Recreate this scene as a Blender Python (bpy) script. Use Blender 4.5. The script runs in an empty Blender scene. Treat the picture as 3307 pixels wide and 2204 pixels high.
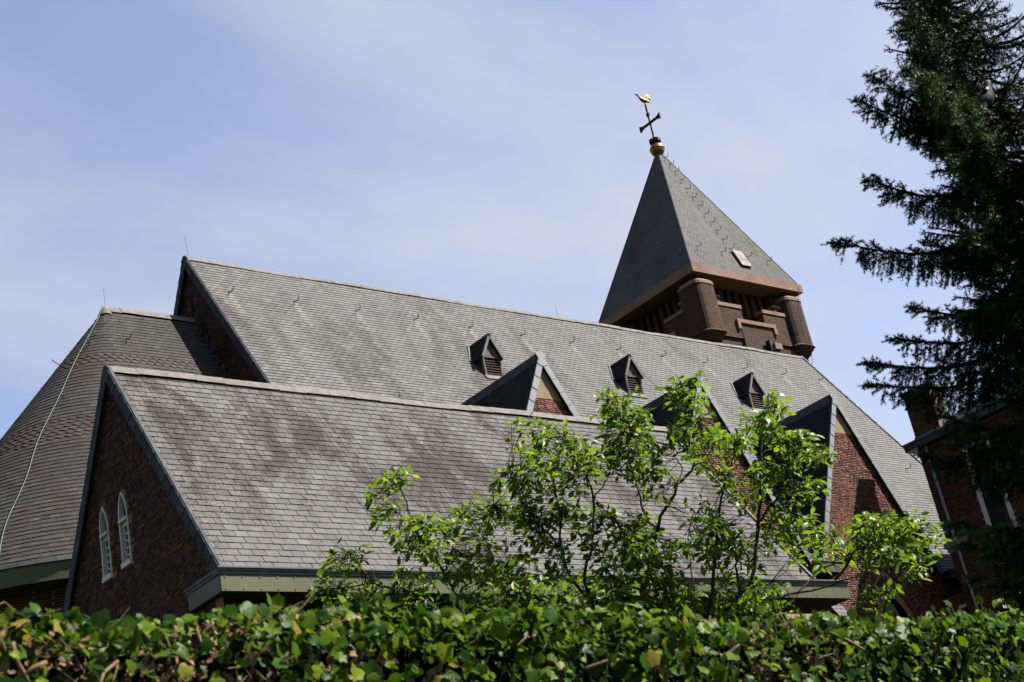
import bpy, math, random
import numpy as np
from mathutils import Matrix, Vector

# ------------------------------------------------------------------ camera
H = 1.6                                    # eye height: heights below are measured from the eye
FPX, CX, CY = 4981.627, 1653.5, 1102.0     # focal length in photo pixels
PITCH, ROLL, YAW = math.radians(23.16506), math.radians(-11.87586), math.radians(42.99784)
c_, s_ = math.cos, math.sin
FW = np.array([s_(YAW) * c_(PITCH), c_(YAW) * c_(PITCH), s_(PITCH)])
RT = np.array([c_(YAW), -s_(YAW), 0.0])
UP = np.cross(RT, FW)
R2 = RT * c_(ROLL) + UP * s_(ROLL)
U2 = -RT * s_(ROLL) + UP * c_(ROLL)

scene = bpy.context.scene
col = scene.collection
cam_d = bpy.data.cameras.new('camera')
cam = bpy.data.objects.new('camera', cam_d)
col.objects.link(cam)
scene.camera = cam
cam_d.sensor_width = 36.0
cam_d.lens = FPX / 3307.0 * 36.0
cam_d.clip_start = 0.1
cam_d.clip_end = 6000.0
cam.matrix_world = Matrix(((R2[0], U2[0], -FW[0], 0), (R2[1], U2[1], -FW[1], 0), (R2[2], U2[2], -FW[2], H), (0, 0, 0, 1)))
cam_d.dof.use_dof = True
cam_d.dof.focus_distance = 42.0
cam_d.dof.aperture_fstop = 8.0

# ------------------------------------------------------------------ light
SUN = np.array([0.485, -0.42, 0.767]); SUN /= np.linalg.norm(SUN)
EL = math.asin(SUN[2]); AZ = math.atan2(SUN[0], SUN[1])
world = bpy.data.worlds.new('World'); scene.world = world; world.use_nodes = True
wn = world.node_tree; wn.nodes.clear()

def N(nt, kind, _in=None, **kw):
    n = nt.nodes.new(kind)
    for k, v in kw.items():
        setattr(n, k, v)
    if _in:
        for k, v in _in.items():
            if isinstance(v, bpy.types.NodeSocket):
                nt.links.new(v, n.inputs[k])
            else:
                n.inputs[k].default_value = v
    return n

sky = N(wn, 'ShaderNodeTexSky', sky_type='NISHITA', sun_disc=False)
sky.sun_elevation = EL; sky.sun_rotation = AZ
sky.air_density = 1.0; sky.dust_density = 1.2; sky.ozone_density = 1.3
tc = N(wn, 'ShaderNodeTexCoord')
sep = N(wn, 'ShaderNodeSeparateXYZ', {0: tc.outputs['Generated']})
zz = N(wn, 'ShaderNodeMath', {0: sep.outputs[2], 1: 0.12}, operation='ADD')
zm = N(wn, 'ShaderNodeMath', {0: zz.outputs[0], 1: 0.05}, operation='MAXIMUM')
px_ = N(wn, 'ShaderNodeMath', {0: sep.outputs[0], 1: zm.outputs[0]}, operation='DIVIDE')
py_ = N(wn, 'ShaderNodeMath', {0: sep.outputs[1], 1: zm.outputs[0]}, operation='DIVIDE')
cmb = N(wn, 'ShaderNodeCombineXYZ', {0: px_.outputs[0], 1: py_.outputs[0], 2: 0.0})
mp = N(wn, 'ShaderNodeMapping', {'Vector': cmb.outputs[0], 'Rotation': (0, 0, -0.75), 'Scale': (0.8, 1.3, 1.0), 'Location': (3.04, 1.42, 0)})
nz = N(wn, 'ShaderNodeTexNoise', {'Vector': mp.outputs[0], 'Scale': 1.3, 'Detail': 6.0, 'Roughness': 0.52, 'Distortion': 0.4})
mr = N(wn, 'ShaderNodeMapRange', {'Value': nz.outputs[0], 'From Min': 0.38, 'From Max': 0.70, 'To Min': 0.14, 'To Max': 0.85})
nz2 = N(wn, 'ShaderNodeTexNoise', {'Vector': mp.outputs[0], 'Scale': 5.0, 'Detail': 5.0, 'Roughness': 0.6})
mr2 = N(wn, 'ShaderNodeMapRange', {'Value': nz2.outputs[0], 'From Min': 0.3, 'From Max': 0.7, 'To Min': 0.78, 'To Max': 1.15})
fm = N(wn, 'ShaderNodeMath', {0: mr.outputs[0], 1: mr2.outputs[0]}, operation='MULTIPLY', use_clamp=True)
SKY_TINT = N(wn, 'ShaderNodeMix', {'Factor': 1.0, 6: sky.outputs[0], 7: (1.10, 1.02, 1.03, 1)}, data_type='RGBA', blend_type='MULTIPLY')
mx = N(wn, 'ShaderNodeMix', {'Factor': fm.outputs[0], 6: SKY_TINT.outputs[2], 7: (3.3, 3.36, 3.85, 1)}, data_type='RGBA')
bg = N(wn, 'ShaderNodeBackground', {'Color': mx.outputs[2], 'Strength': 0.05})
N(wn, 'ShaderNodeOutputWorld', {0: bg.outputs[0]})

sun_d = bpy.data.lights.new('sun', 'SUN'); sun_d.energy = 5.0; sun_d.angle = math.radians(0.53); sun_d.color = (1.0, 0.95, 0.87)
sun = bpy.data.objects.new('sun', sun_d); col.objects.link(sun)
sun.rotation_euler = Vector(-SUN).to_track_quat('-Z', 'Y').to_euler()
sun.location = (20, -20, 60)

vs = scene.view_settings
scene.display_settings.display_device = 'sRGB'
vs.view_transform = 'Standard'; vs.look = 'None'; vs.exposure = 2.08; vs.gamma = 1.0; vs.use_curve_mapping = False

# ------------------------------------------------------------------ helpers
rng = np.random.default_rng(7)
random.seed(7)

def ray(x, y):
    """direction through a photo pixel, scaled to unit depth"""
    return FW + R2 * ((x - CX) / FPX) - U2 * ((y - CY) / FPX)

def at_depth(x, y, d):
    return ray(x, y) * d

def on(p, ax, val):
    v = ray(*p); return v * (val / v[ax])

ORG = {}

def tag(o, label=None, category=None, group=None, kind=None):
    if label: o['label'] = label
    if category: o['category'] = category
    if group: o['group'] = group
    if kind: o['kind'] = kind
    return o

def thing(name, loc, label, category, group=None):
    """an Empty at the base of a thing; loc is measured from the ground"""
    o = bpy.data.objects.new(name, None); col.objects.link(o)
    o.empty_display_size = 0.3
    o.location = loc; ORG[o.name] = np.array(loc, float)
    return tag(o, label, category, group)

def link(name, me, parent, origin):
    o = bpy.data.objects.new(name, me); col.objects.link(o)
    if parent: o.parent = parent
    ORG[o.name] = origin
    return o

def mesh_obj(name, V, F, mat, parent=None, smooth=False, kind=None, origin=None):
    """V are eye-height based world positions; the object keeps the origin of its parent"""
    V = np.asarray(V, float) + np.array([0, 0, H])
    if parent is not None: origin = ORG[parent.name]
    elif origin is None: origin = np.zeros(3)
    V = V - origin
    me = bpy.data.meshes.new(name)
    if isinstance(F, np.ndarray):
        k = F.shape[1]; nf = len(F)
        me.vertices.add(len(V)); me.vertices.foreach_set('co', V.astype(np.float32).ravel())
        me.loops.add(nf * k); me.loops.foreach_set('vertex_index', F.astype(np.int32).ravel())
        me.polygons.add(nf); me.polygons.foreach_set('loop_start', np.arange(0, nf * k, k, dtype=np.int32))
        me.update(calc_edges=True)
    else:
        me.from_pydata(V.tolist(), [], F)
    me.materials.append(mat)
    if smooth: me.polygons.foreach_set('use_smooth', np.ones(len(me.polygons), dtype=bool))
    me.validate()
    o = link(name, me, parent, origin)
    if parent is None: o.location = origin
    if kind: o['kind'] = kind
    return o

def piece(name, me, parent, pos, U, V, Nn, scale=1.0):
    """one loose piece sharing mesh data; pos eye-height based"""
    o = link(name, me, parent, ORG[parent.name])
    p = np.asarray(pos, float) + np.array([0, 0, H]) - ORG[parent.name]
    U, V, Nn = [np.asarray(a, float) * scale for a in (U, V, Nn)]
    o.matrix_local = Matrix(((U[0], V[0], Nn[0], p[0]), (U[1], V[1], Nn[1], p[1]), (U[2], V[2], Nn[2], p[2]), (0, 0, 0, 1)))
    return o

def raw_mesh(name, V, F, mat, smooth=False):
    me = bpy.data.meshes.new(name); me.from_pydata([tuple(map(float, v)) for v in V], [], F); me.materials.append(mat)
    if smooth: me.polygons.foreach_set('use_smooth', np.ones(len(me.polygons), dtype=bool))
    return me

class MB:
    def __init__(self): self.v = []; self.f = []
    def add(self, V, F):
        n = len(self.v); self.v.extend([tuple(map(float, p)) for p in V]); self.f.extend([tuple(i + n for i in q) for q in F]); return self
    def box(self, lo, hi):
        x0, y0, z0 = lo; x1, y1, z1 = hi
        return self.add([(x0,y0,z0),(x1,y0,z0),(x1,y1,z0),(x0,y1,z0),(x0,y0,z1),(x1,y0,z1),(x1,y1,z1),(x0,y1,z1)],
                        [(0,3,2,1),(4,5,6,7),(0,1,5,4),(1,2,6,5),(2,3,7,6),(3,0,4,7)])
    def obox(self, c, U, V, W, a, b, c2):
        """oriented box centred at c, half sizes a,b,c2 along U,V,W"""
        c, U, V, W = [np.asarray(q, float) for q in (c, U, V, W)]
        P = [c + sx*U*a + sy*V*b + sz*W*c2 for sz in (-1,1) for sx, sy in ((-1,-1),(1,-1),(1,1),(-1,1))]
        return self.add(P, [(0,3,2,1),(4,5,6,7),(0,1,5,4),(1,2,6,5),(2,3,7,6),(3,0,4,7)])
    def prism(self, pts, d):
        """flat polygon pts extruded by vector d"""
        n = len(pts); d = np.asarray(d, float)
        P = [np.asarray(p, float) for p in pts] + [np.asarray(p, float) + d for p in pts]
        return self.add(P, [tuple(range(n))[::-1], tuple(range(n, 2*n))] + [(i, (i+1) % n, n+(i+1) % n, n+i) for i in range(n)])
    def tube(self, pts, rad, sides=6, cap=True):
        pts = [np.asarray(p, float) for p in pts]
        if not hasattr(rad, '__len__'): rad = [rad]*len(pts)
        V = []; prev = None
        for i, p in enumerate(pts):
            t = pts[min(i+1, len(pts)-1)] - pts[max(i-1, 0)]; t = t/(np.linalg.norm(t)+1e-9)
            if prev is None:
                a = np.cross(t, [0.31, 0.2, 0.93]); 
                if np.linalg.norm(a) < 1e-3: a = np.cross(t, [1, 0, 0])
            else: a = prev - t*(prev@t)
            a = a/(np.linalg.norm(a)+1e-9); prev = a; b = np.cross(t, a)
            for k in range(sides):
                w = 2*math.pi*k/sides; V.append(p + rad[i]*(a*math.cos(w)+b*math.sin(w)))
        F = []
        for i in range(len(pts)-1):
            for k in range(sides):
                F.append((i*sides+k, i*sides+(k+1) % sides, (i+1)*sides+(k+1) % sides, (i+1)*sides+k))
        if cap: F.append(tuple(range(sides))[::-1]); F.append(tuple(range((len(pts)-1)*sides, len(pts)*sides)))
        return self.add(V, F)
    def lathe(self, cx, cy, prof, seg=20, a0=0.0, a1=2*math.pi, sup=2.0):
        full = abs(a1-a0-2*math.pi) < 1e-6; n = seg if full else seg+1
        se = lambda a: (abs(math.cos(a))**sup + abs(math.sin(a))**sup)**(-1.0/sup)
        V = [(cx+r*se(a0+(a1-a0)*k/seg)*math.cos(a0+(a1-a0)*k/seg), cy+r*se(a0+(a1-a0)*k/seg)*math.sin(a0+(a1-a0)*k/seg), z) for r, z in prof for k in range(n)]
        F = []
        for i in range(len(prof)-1):
            for k in range(seg):
                k2 = (k+1) % n
                F.append((i*n+k, i*n+k2, (i+1)*n+k2, (i+1)*n+k))
        return self.add(V, F)
    def build(self, name, mat, parent=None, smooth=False, kind=None, origin=None):
        return mesh_obj(name, self.v, self.f, mat, parent, smooth, kind, origin)

# ------------------------------------------------------------------ materials
def mat_new(name):
    m = bpy.data.materials.new(name); m.use_nodes = True
    nt = m.node_tree; b = nt.nodes['Principled BSDF']
    return m, nt, b

def ramp(nt, fac, stops, interp='LINEAR'):
    r = N(nt, 'ShaderNodeValToRGB', {0: fac}); r.color_ramp.interpolation = interp
    el = r.color_ramp.elements
    el[0].position = stops[0][0]; el[0].color = (*stops[0][1], 1)
    el[1].position = stops[-1][0]; el[1].color = (*stops[-1][1], 1)
    for p, c in stops[1:-1]:
        e = el.new(p); e.color = (*c, 1)
    return r.outputs[0]

def piece_random(nt):
    g = N(nt, 'ShaderNodeNewGeometry'); oi = N(nt, 'ShaderNodeObjectInfo')
    a = N(nt, 'ShaderNodeMath', {0: g.outputs['Random Per Island'], 1: oi.outputs['Random']}, operation='ADD')
    return N(nt, 'ShaderNodeMath', {0: a.outputs[0]}, operation='FRACT').outputs[0], g.outputs['Position']

def noise(nt, pos, scale, detail=4, rough=0.55, vscale=None, dist=0.0):
    if vscale is not None:
        pos = N(nt, 'ShaderNodeMapping', {'Vector': pos, 'Scale': vscale}).outputs[0]
    return N(nt, 'ShaderNodeTexNoise', {'Vector': pos, 'Scale': scale, 'Detail': detail, 'Roughness': rough, 'Distortion': dist}).outputs[0]

def mrange(nt, v, a, b, c=0.0, d=1.0, smooth=True):
    return N(nt, 'ShaderNodeMapRange', {'Value': v, 'From Min': a, 'From Max': b, 'To Min': c, 'To Max': d}, interpolation_type='SMOOTHSTEP' if smooth else 'LINEAR').outputs[0]

def math_(nt, op, a, b=0.0, clamp=False):
    return N(nt, 'ShaderNodeMath', {0: a, 1: b}, operation=op, use_clamp=clamp).outputs[0]

def mixc(nt, f, a, b, blend='MIX'):
    return N(nt, 'ShaderNodeMix', {'Factor': f, 6: a if isinstance(a, bpy.types.NodeSocket) else (*a, 1), 7: b if isinstance(b, bpy.types.NodeSocket) else (*b, 1)}, data_type='RGBA', blend_type=blend).outputs[2]

def bump(nt, bsdf, h, strength=0.3, dist=0.01):
    b = N(nt, 'ShaderNodeBump', {'Height': h, 'Strength': strength, 'Distance': dist}); nt.links.new(b.outputs[0], bsdf.inputs['Normal'])

def slate_mat(name, dark, mid, light, lichen=(0.085, 0.066, 0.055), thr=(0.5, 0.66), zone=None, streak=False, amount=0.85, slope=1.6):
    m, nt, b = mat_new(name)
    rnd, pos = piece_random(nt)
    c = ramp(nt, rnd, [(0, tuple(0.5*(a_+b_) for a_, b_ in zip(dark, mid))), (0.2, tuple(0.93*q for q in mid)), (0.8, tuple(1.05*q for q in mid)), (1, tuple(0.5*(a_+b_) for a_, b_ in zip(light, mid)))])
    sp = N(nt, 'ShaderNodeSeparateXYZ', {0: pos})
    # washed pale drifts running down the slope
    wash = mrange(nt, noise(nt, pos, 2.2, 5, 0.6, (1.0, 0.2, 0.13)), 0.45, 0.75, 0.0, 0.30)
    c = mixc(nt, wash, c, light)
    fine = noise(nt, pos, 26.0, 5, 0.65)
    big = math_(nt, 'ADD', math_(nt, 'MULTIPLY', math_(nt, 'SUBTRACT', noise(nt, pos, 0.75, 7, 0.62, (1.0, 0.42, 0.32), 0.9), 0.5), 1.7), math_(nt, 'ADD', 0.5, math_(nt, 'MULTIPLY', math_(nt, 'SUBTRACT', noise(nt, pos, 3.4, 6, 0.7, (1.0, 0.6, 0.45)), 0.5), 0.7)))
    if zone:
        x0, x1, z0, z1, k = zone
        fx = math_(nt, 'MULTIPLY', mrange(nt, sp.outputs[0], x0-2.5, x0+1.0), mrange(nt, sp.outputs[0], x1-3.0, x1+5.0, 1.0, 0.0))
        fz = math_(nt, 'MULTIPLY', mrange(nt, sp.outputs[2], z0-1.5, z0+1.0), mrange(nt, sp.outputs[2], z1-0.7, z1+0.9, 1.0, 0.0))
        big = math_(nt, 'ADD', big, math_(nt, 'MULTIPLY', math_(nt, 'MULTIPLY', fx, fz), k))
    patch = mrange(nt, math_(nt, 'ADD', big, math_(nt, 'MULTIPLY', math_(nt, 'SUBTRACT', fine, 0.5), 1.0)), thr[0], thr[1], 0.0, amount)
    c = mixc(nt, patch, c, lichen)
    # small pale and brown spots
    vor = N(nt, 'ShaderNodeTexVoronoi', {'Vector': pos, 'Scale': 2.6, 'Randomness': 1.0}).outputs['Distance']
    spot = mrange(nt, math_(nt, 'ADD', vor, math_(nt, 'MULTIPLY', fine, 0.12)), 0.09, 0.13, 0.75, 0.0)
    c = mixc(nt, math_(nt, 'MULTIPLY', spot, mrange(nt, noise(nt, pos, 0.8, 2), 0.48, 0.6)), c, (0.42, 0.40, 0.36))
    c = mixc(nt, mrange(nt, noise(nt, pos, 5.5, 5, 0.7), 0.6, 0.72, 0.0, 0.5), c, lichen)
    if streak:
        ph = math_(nt, 'FRACT', math_(nt, 'DIVIDE', math_(nt, 'ADD', math_(nt, 'SUBTRACT', sp.outputs[0], 22.58), 23.1), 2.31))
        d = math_(nt, 'ABSOLUTE', math_(nt, 'SUBTRACT', math_(nt, 'FRACT', math_(nt, 'ADD', ph, 0.5)), 0.5))
        w = math_(nt, 'MULTIPLY', mrange(nt, d, 0.015, 0.085, 1.0, 0.0), mrange(nt, sp.outputs[2], 19.6+H, 21.3+H))
        w = math_(nt, 'MULTIPLY', w, mrange(nt, sp.outputs[2], 21.32+H, 21.4+H, 1.0, 0.0))
        c = mixc(nt, math_(nt, 'MULTIPLY', w, 0.55), c, (0.40, 0.40, 0.39))
    c = mixc(nt, mrange(nt, fine, 0.3, 0.75, 0.0, 0.35), c, dark)
    nt.links.new(c, b.inputs['Base Color'])
    b.inputs['Roughness'].default_value = 0.55
    r = mrange(nt, rnd, 0, 1, 0.48, 0.7); nt.links.new(r, b.inputs['Roughness'])
    b.inputs['Specular IOR Level'].default_value = 0.05
    bump(nt, b, noise(nt, pos, 30.0, 4, 0.7), 0.2, 0.010)
    return m

def brick_mat(name, stops, dirt=(0.03, 0.02, 0.017), dirt_amt=0.4):
    m, nt, b = mat_new(name)
    rnd, pos = piece_random(nt)
    c = ramp(nt, rnd, stops)
    c = mixc(nt, mrange(nt, noise(nt, pos, 38.0, 4, 0.65), 0.35, 0.8, 0.0, 0.45), c, dirt)
    c = mixc(nt, mrange(nt, noise(nt, pos, 0.7, 4, 0.6), 0.45, 0.75, 0.0, dirt_amt), c, dirt)
    nt.links.new(c, b.inputs['Base Color']); b.inputs['Roughness'].default_value = 0.85
    b.inputs['Specular IOR Level'].default_value = 0.25
    bump(nt, b, noise(nt, pos, 60.0, 4, 0.7), 0.5, 0.008)
    return m

def plain(name, colr, rough=0.6, metallic=0.0, var=0.25, scale=3.0, bumps=0.15, spec=0.5, dark=None, vs_=None):
    m, nt, b = mat_new(name)
    pos = N(nt, 'ShaderNodeNewGeometry').outputs['Position']
    n1 = noise(nt, pos, scale, 5, 0.62, vs_)
    d = dark if dark else tuple(k*0.45 for k in colr)
    c = mixc(nt, mrange(nt, n1, 0.35, 0.75, 0.0, var*2), colr, d)
    c = mixc(nt, mrange(nt, noise(nt, pos, scale*9, 4, 0.7, vs_), 0.4, 0.8, 0.0, var), c, d)
    nt.links.new(c, b.inputs['Base Color'])
    nt.links.new(mrange(nt, n1, 0.3, 0.7, rough*0.85, min(1, rough*1.2)), b.inputs['Roughness'])
    b.inputs['Metallic'].default_value = metallic; b.inputs['Specular IOR Level'].default_value = spec
    if bumps: bump(nt, b, noise(nt, pos, scale*12, 4, 0.7, vs_), bumps, 0.01)
    return m

def leaf_mat(name, stops, rough=0.35, trans=0.45, spec=0.5, back=(1.25, 1.25, 0.6)):
    m, nt, b = mat_new(name)
    rnd, pos = piece_random(nt)
    c = ramp(nt, rnd, stops)
    c = mixc(nt, mrange(nt, noise(nt, pos, 18.0, 3, 0.6), 0.3, 0.75, 0.0, 0.35), c, tuple(k*0.5 for k in stops[0][1]))
    nt.links.new(c, b.inputs['Base Color'])
    b.inputs['Roughness'].default_value = rough; b.inputs['Specular IOR Level'].default_value = spec
    bump(nt, b, noise(nt, pos, 45.0, 3, 0.6), 0.25, 0.01)
    tr = N(nt, 'ShaderNodeBsdfTranslucent', {'Color': mixc(nt, 1.0, c, back, 'MULTIPLY')})
    ms = N(nt, 'ShaderNodeMixShader', {0: trans, 1: b.outputs[0], 2: tr.outputs[0]})
    nt.links.new(ms.outputs[0], nt.nodes['Material Output'].inputs[0])
    return m

M = {}
M['slate_low'] = slate_mat('slate_low', (0.098, 0.096, 0.096), (0.183, 0.177, 0.175), (0.28, 0.275, 0.272), (0.050, 0.036, 0.028), (0.52, 0.78), zone=(14.4, 24.0, 9.9+H, 12.35+H, 0.15), amount=0.88)
M['slate_nave'] = slate_mat('slate_nave', (0.124, 0.124, 0.124), (0.222, 0.221, 0.219), (0.332, 0.332, 0.329), (0.085, 0.070, 0.060), (0.55, 0.90), zone=(21.0, 30.0, 15.5+H, 21.4+H, 0.18), streak=True, amount=0.62)
M['slate_apse'] = slate_mat('slate_apse', (0.05, 0.048, 0.047), (0.088, 0.084, 0.081), (0.15, 0.145, 0.138), (0.085, 0.066, 0.055), (0.52, 0.7), amount=0.6)
M['slate_purple'] = slate_mat('slate_purple', (0.055, 0.046, 0.046), (0.100, 0.081, 0.079), (0.145, 0.125, 0.12), (0.09, 0.07, 0.06), (0.6, 0.8), amount=0.5)
M['slate_spire'] = slate_mat('slate_spire', (0.072, 0.074, 0.078), (0.142, 0.144, 0.148), (0.24, 0.242, 0.244), (0.10, 0.085, 0.078), (0.55, 0.74), amount=0.7)
M['slate_shaded'] = slate_mat('slate_shaded', (0.018, 0.019, 0.022), (0.028, 0.030, 0.034), (0.048, 0.050, 0.056), (0.025, 0.025, 0.025), (0.6, 0.8), amount=0.4)  # shade of the gable and dormer slopes is put into this slate colour
M['deck'] = plain('roof_deck', (0.045, 0.043, 0.042), 0.9)
BR = [(0, (0.035, 0.020, 0.018)), (0.22, (0.085, 0.036, 0.028)), (0.55, (0.15, 0.058, 0.040)), (0.85, (0.21, 0.085, 0.055)), (1, (0.27, 0.12, 0.075))]
M['brick_red'] = brick_mat('brick_red', [(p_, tuple(1.4*q for q in c)) for p_, c in BR])
BD = [(0, (0.026, 0.017, 0.015)), (0.4, (0.065, 0.032, 0.026)), (0.8, (0.13, 0.055, 0.040)), (1, (0.22, 0.095, 0.06))]
M['brick_dark'] = brick_mat('brick_dark', BD)
BH = [(0, (0.05, 0.022, 0.019)), (0.4, (0.12, 0.042, 0.032)), (0.8, (0.175, 0.060, 0.043)), (1, (0.22, 0.085, 0.055))]
M['brick_house'] = brick_mat('brick_house', BH)
M['mortar_pink'] = plain('mortar_pink', (0.60, 0.37, 0.27), 0.95, var=0.3, scale=6, bumps=0.4, spec=0.1)
M['mortar_rust'] = plain('mortar_rust', (0.40, 0.205, 0.13), 0.95, var=0.5, scale=2, bumps=0.4, spec=0.1)
M['mortar_grey'] = plain('mortar_grey', (0.33, 0.26, 0.23), 0.95, var=0.3, scale=5, bumps=0.4, spec=0.1)
M['lead'] = plain('lead', (0.18, 0.192, 0.213), 0.7, var=0.25, scale=4, bumps=0.2, spec=0.25)
M['lead_dark'] = plain('lead_dark', (0.075, 0.083, 0.098), 0.75, var=0.25, scale=3, bumps=0.2, spec=0.2)
M['lead_light'] = plain('lead_light', (0.30, 0.32, 0.35), 0.5, var=0.22, scale=4, bumps=0.2)
M['lead_mid'] = plain('lead_mid', (0.12, 0.128, 0.14), 0.8, var=0.3, scale=5, bumps=0.2, spec=0.15)
M['zinc'] = plain('zinc', (0.27, 0.255, 0.24), 0.85, var=0.3, scale=5, bumps=0.2, spec=0.15, dark=(0.17, 0.15, 0.135))
M['green'] = plain('green_paint', (0.105, 0.11, 0.045), 0.5, var=0.06, scale=1.2, bumps=0.02)
M['green_house'] = plain('bottle_green_paint', (0.012, 0.04, 0.034), 0.4, var=0.1, scale=2)
M['stone'] = plain('terracotta_stone', (0.33, 0.205, 0.155), 0.85, var=0.16, scale=1.5, bumps=0.25, spec=0.2, dark=(0.22, 0.12, 0.09))
M['stone_trace'] = plain('pink_sandstone', (0.48, 0.23, 0.175), 0.85, var=0.1, scale=2.0, bumps=0.2, spec=0.2)
M['hatch'] = plain('pale_hatch', (0.20, 0.165, 0.145), 0.7, var=0.2, scale=2)
M['plaster'] = plain('tan_plaster', (0.42, 0.315, 0.20), 0.95, var=0.16, scale=1.6, bumps=0.25, spec=0.1, dark=(0.24, 0.16, 0.10), vs_=(1.4, 1, 0.35))
M['white'] = plain('white_paint', (0.62, 0.61, 0.58), 0.45, var=0.05, scale=2, bumps=0.05)
M['wood_grey'] = plain('weathered_wood', (0.23, 0.20, 0.175), 0.85, var=0.45, scale=4, bumps=0.5, spec=0.2, dark=(0.06, 0.05, 0.045), vs_=(6, 6, 0.6))
M['wood_dark'] = plain('dark_wood', (0.055, 0.047, 0.042), 0.8, var=0.3, scale=5, spec=0.2)
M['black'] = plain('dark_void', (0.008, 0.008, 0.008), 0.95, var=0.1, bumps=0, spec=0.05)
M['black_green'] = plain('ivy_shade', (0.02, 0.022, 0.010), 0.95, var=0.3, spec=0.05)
M['iron'] = plain('iron', (0.022, 0.022, 0.022), 0.55, 0.3, var=0.2, scale=8)
M['iron_light'] = plain('weathered_iron', (0.13, 0.125, 0.115), 0.5, 0.4, var=0.3, scale=9)
M['copper'] = plain('aged_copper', (0.50, 0.22, 0.085), 0.33, 0.9, var=0.35, scale=2.6, dark=(0.12, 0.055, 0.03))
M['gold'] = plain('gilding', (0.40, 0.22, 0.06), 0.5, 0.95, var=0.2, scale=6, dark=(0.40, 0.17, 0.06))
M['cable'] = plain('verdigris_cable', (0.30, 0.46, 0.36), 0.6, 0.2, var=0.15)
M['pipe'] = plain('zinc_pipe', (0.33, 0.35, 0.40), 0.45, 0.2, var=0.15, scale=3)
M['concrete'] = plain('concrete', (0.30, 0.28, 0.26), 0.9, var=0.2, scale=2)
M['grass'] = plain('grass_ground', (0.07, 0.11, 0.03), 0.95, var=0.4, scale=1.5, bumps=0.8, spec=0.1)
M['asphalt'] = plain('asphalt', (0.055, 0.054, 0.053), 0.9, var=0.2, scale=4, bumps=0.6, spec=0.2)
M['paving'] = plain('paving', (0.22, 0.20, 0.185), 0.9, var=0.25, scale=2, bumps=0.4, spec=0.2)
M['bark'] = plain('bark', (0.10, 0.080, 0.062), 0.9, var=0.4, scale=8, bumps=0.6, spec=0.15, vs_=(1, 1, 0.3))
M['bark_spruce'] = plain('spruce_bark', (0.065, 0.045, 0.035), 0.95, var=0.4, scale=8, bumps=0.7, spec=0.1)
M['twig_dry'] = plain('dry_twig', (0.28, 0.19, 0.115), 0.85, var=0.45, scale=9, bumps=0.4, spec=0.2, dark=(0.10, 0.055, 0.035))
M['leaf'] = leaf_mat('broad_leaf', [(0, (0.045, 0.10, 0.012)), (0.35, (0.095, 0.185, 0.018)), (0.7, (0.155, 0.25, 0.022)), (0.9, (0.21, 0.29, 0.028)), (1, (0.30, 0.33, 0.05))], 0.40, 0.48, 0.3)
M['ivy'] = leaf_mat('ivy_leaf', [(0, (0.012, 0.038, 0.005)), (0.4, (0.036, 0.090, 0.008)), (0.8, (0.10, 0.170, 0.011)), (0.96, (0.17, 0.22, 0.016)), (1, (0.24, 0.19, 0.04))], 0.33, 0.40, 0.05)
M['ivy_dead'] = leaf_mat('dead_leaf', [(0, (0.05, 0.026, 0.015)), (0.6, (0.14, 0.07, 0.034)), (1, (0.30, 0.19, 0.10))], 0.6, 0.15, 0.2, (1, 1, 1))
M['needle'] = leaf_mat('spruce_needle', [(0, (0.007, 0.017, 0.007)), (0.6, (0.015, 0.033, 0.012)), (1, (0.040, 0.066, 0.020))], 0.55, 0.10, 0.2)
M['needle_new'] = leaf_mat('spruce_new_growth', [(0, (0.05, 0.085, 0.025)), (1, (0.13, 0.17, 0.045))], 0.5, 0.2, 0.35)
M['feather'] = plain('grey_feather', (0.030, 0.031, 0.036), 0.7, var=0.3, scale=14, spec=0.2)
M['feather_white'] = plain('white_feather', (0.16, 0.16, 0.16), 0.7, var=0.1)
M['beak'] = plain('beak', (0.45, 0.22, 0.10), 0.5, var=0.1)

def glass_mat(name):
    m, nt, b = mat_new(name)
    b.inputs['Base Color'].default_value = (0.006, 0.0065, 0.008, 1); b.inputs['Roughness'].default_value = 0.10
    b.inputs['Specular IOR Level'].default_value = 0.3
    pos = N(nt, 'ShaderNodeNewGeometry').outputs['Position']
    bump(nt, b, noise(nt, pos, 1.3, 2, 0.5), 0.06, 0.05)
    return m
M['glass'] = glass_mat('window_glass')

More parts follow.
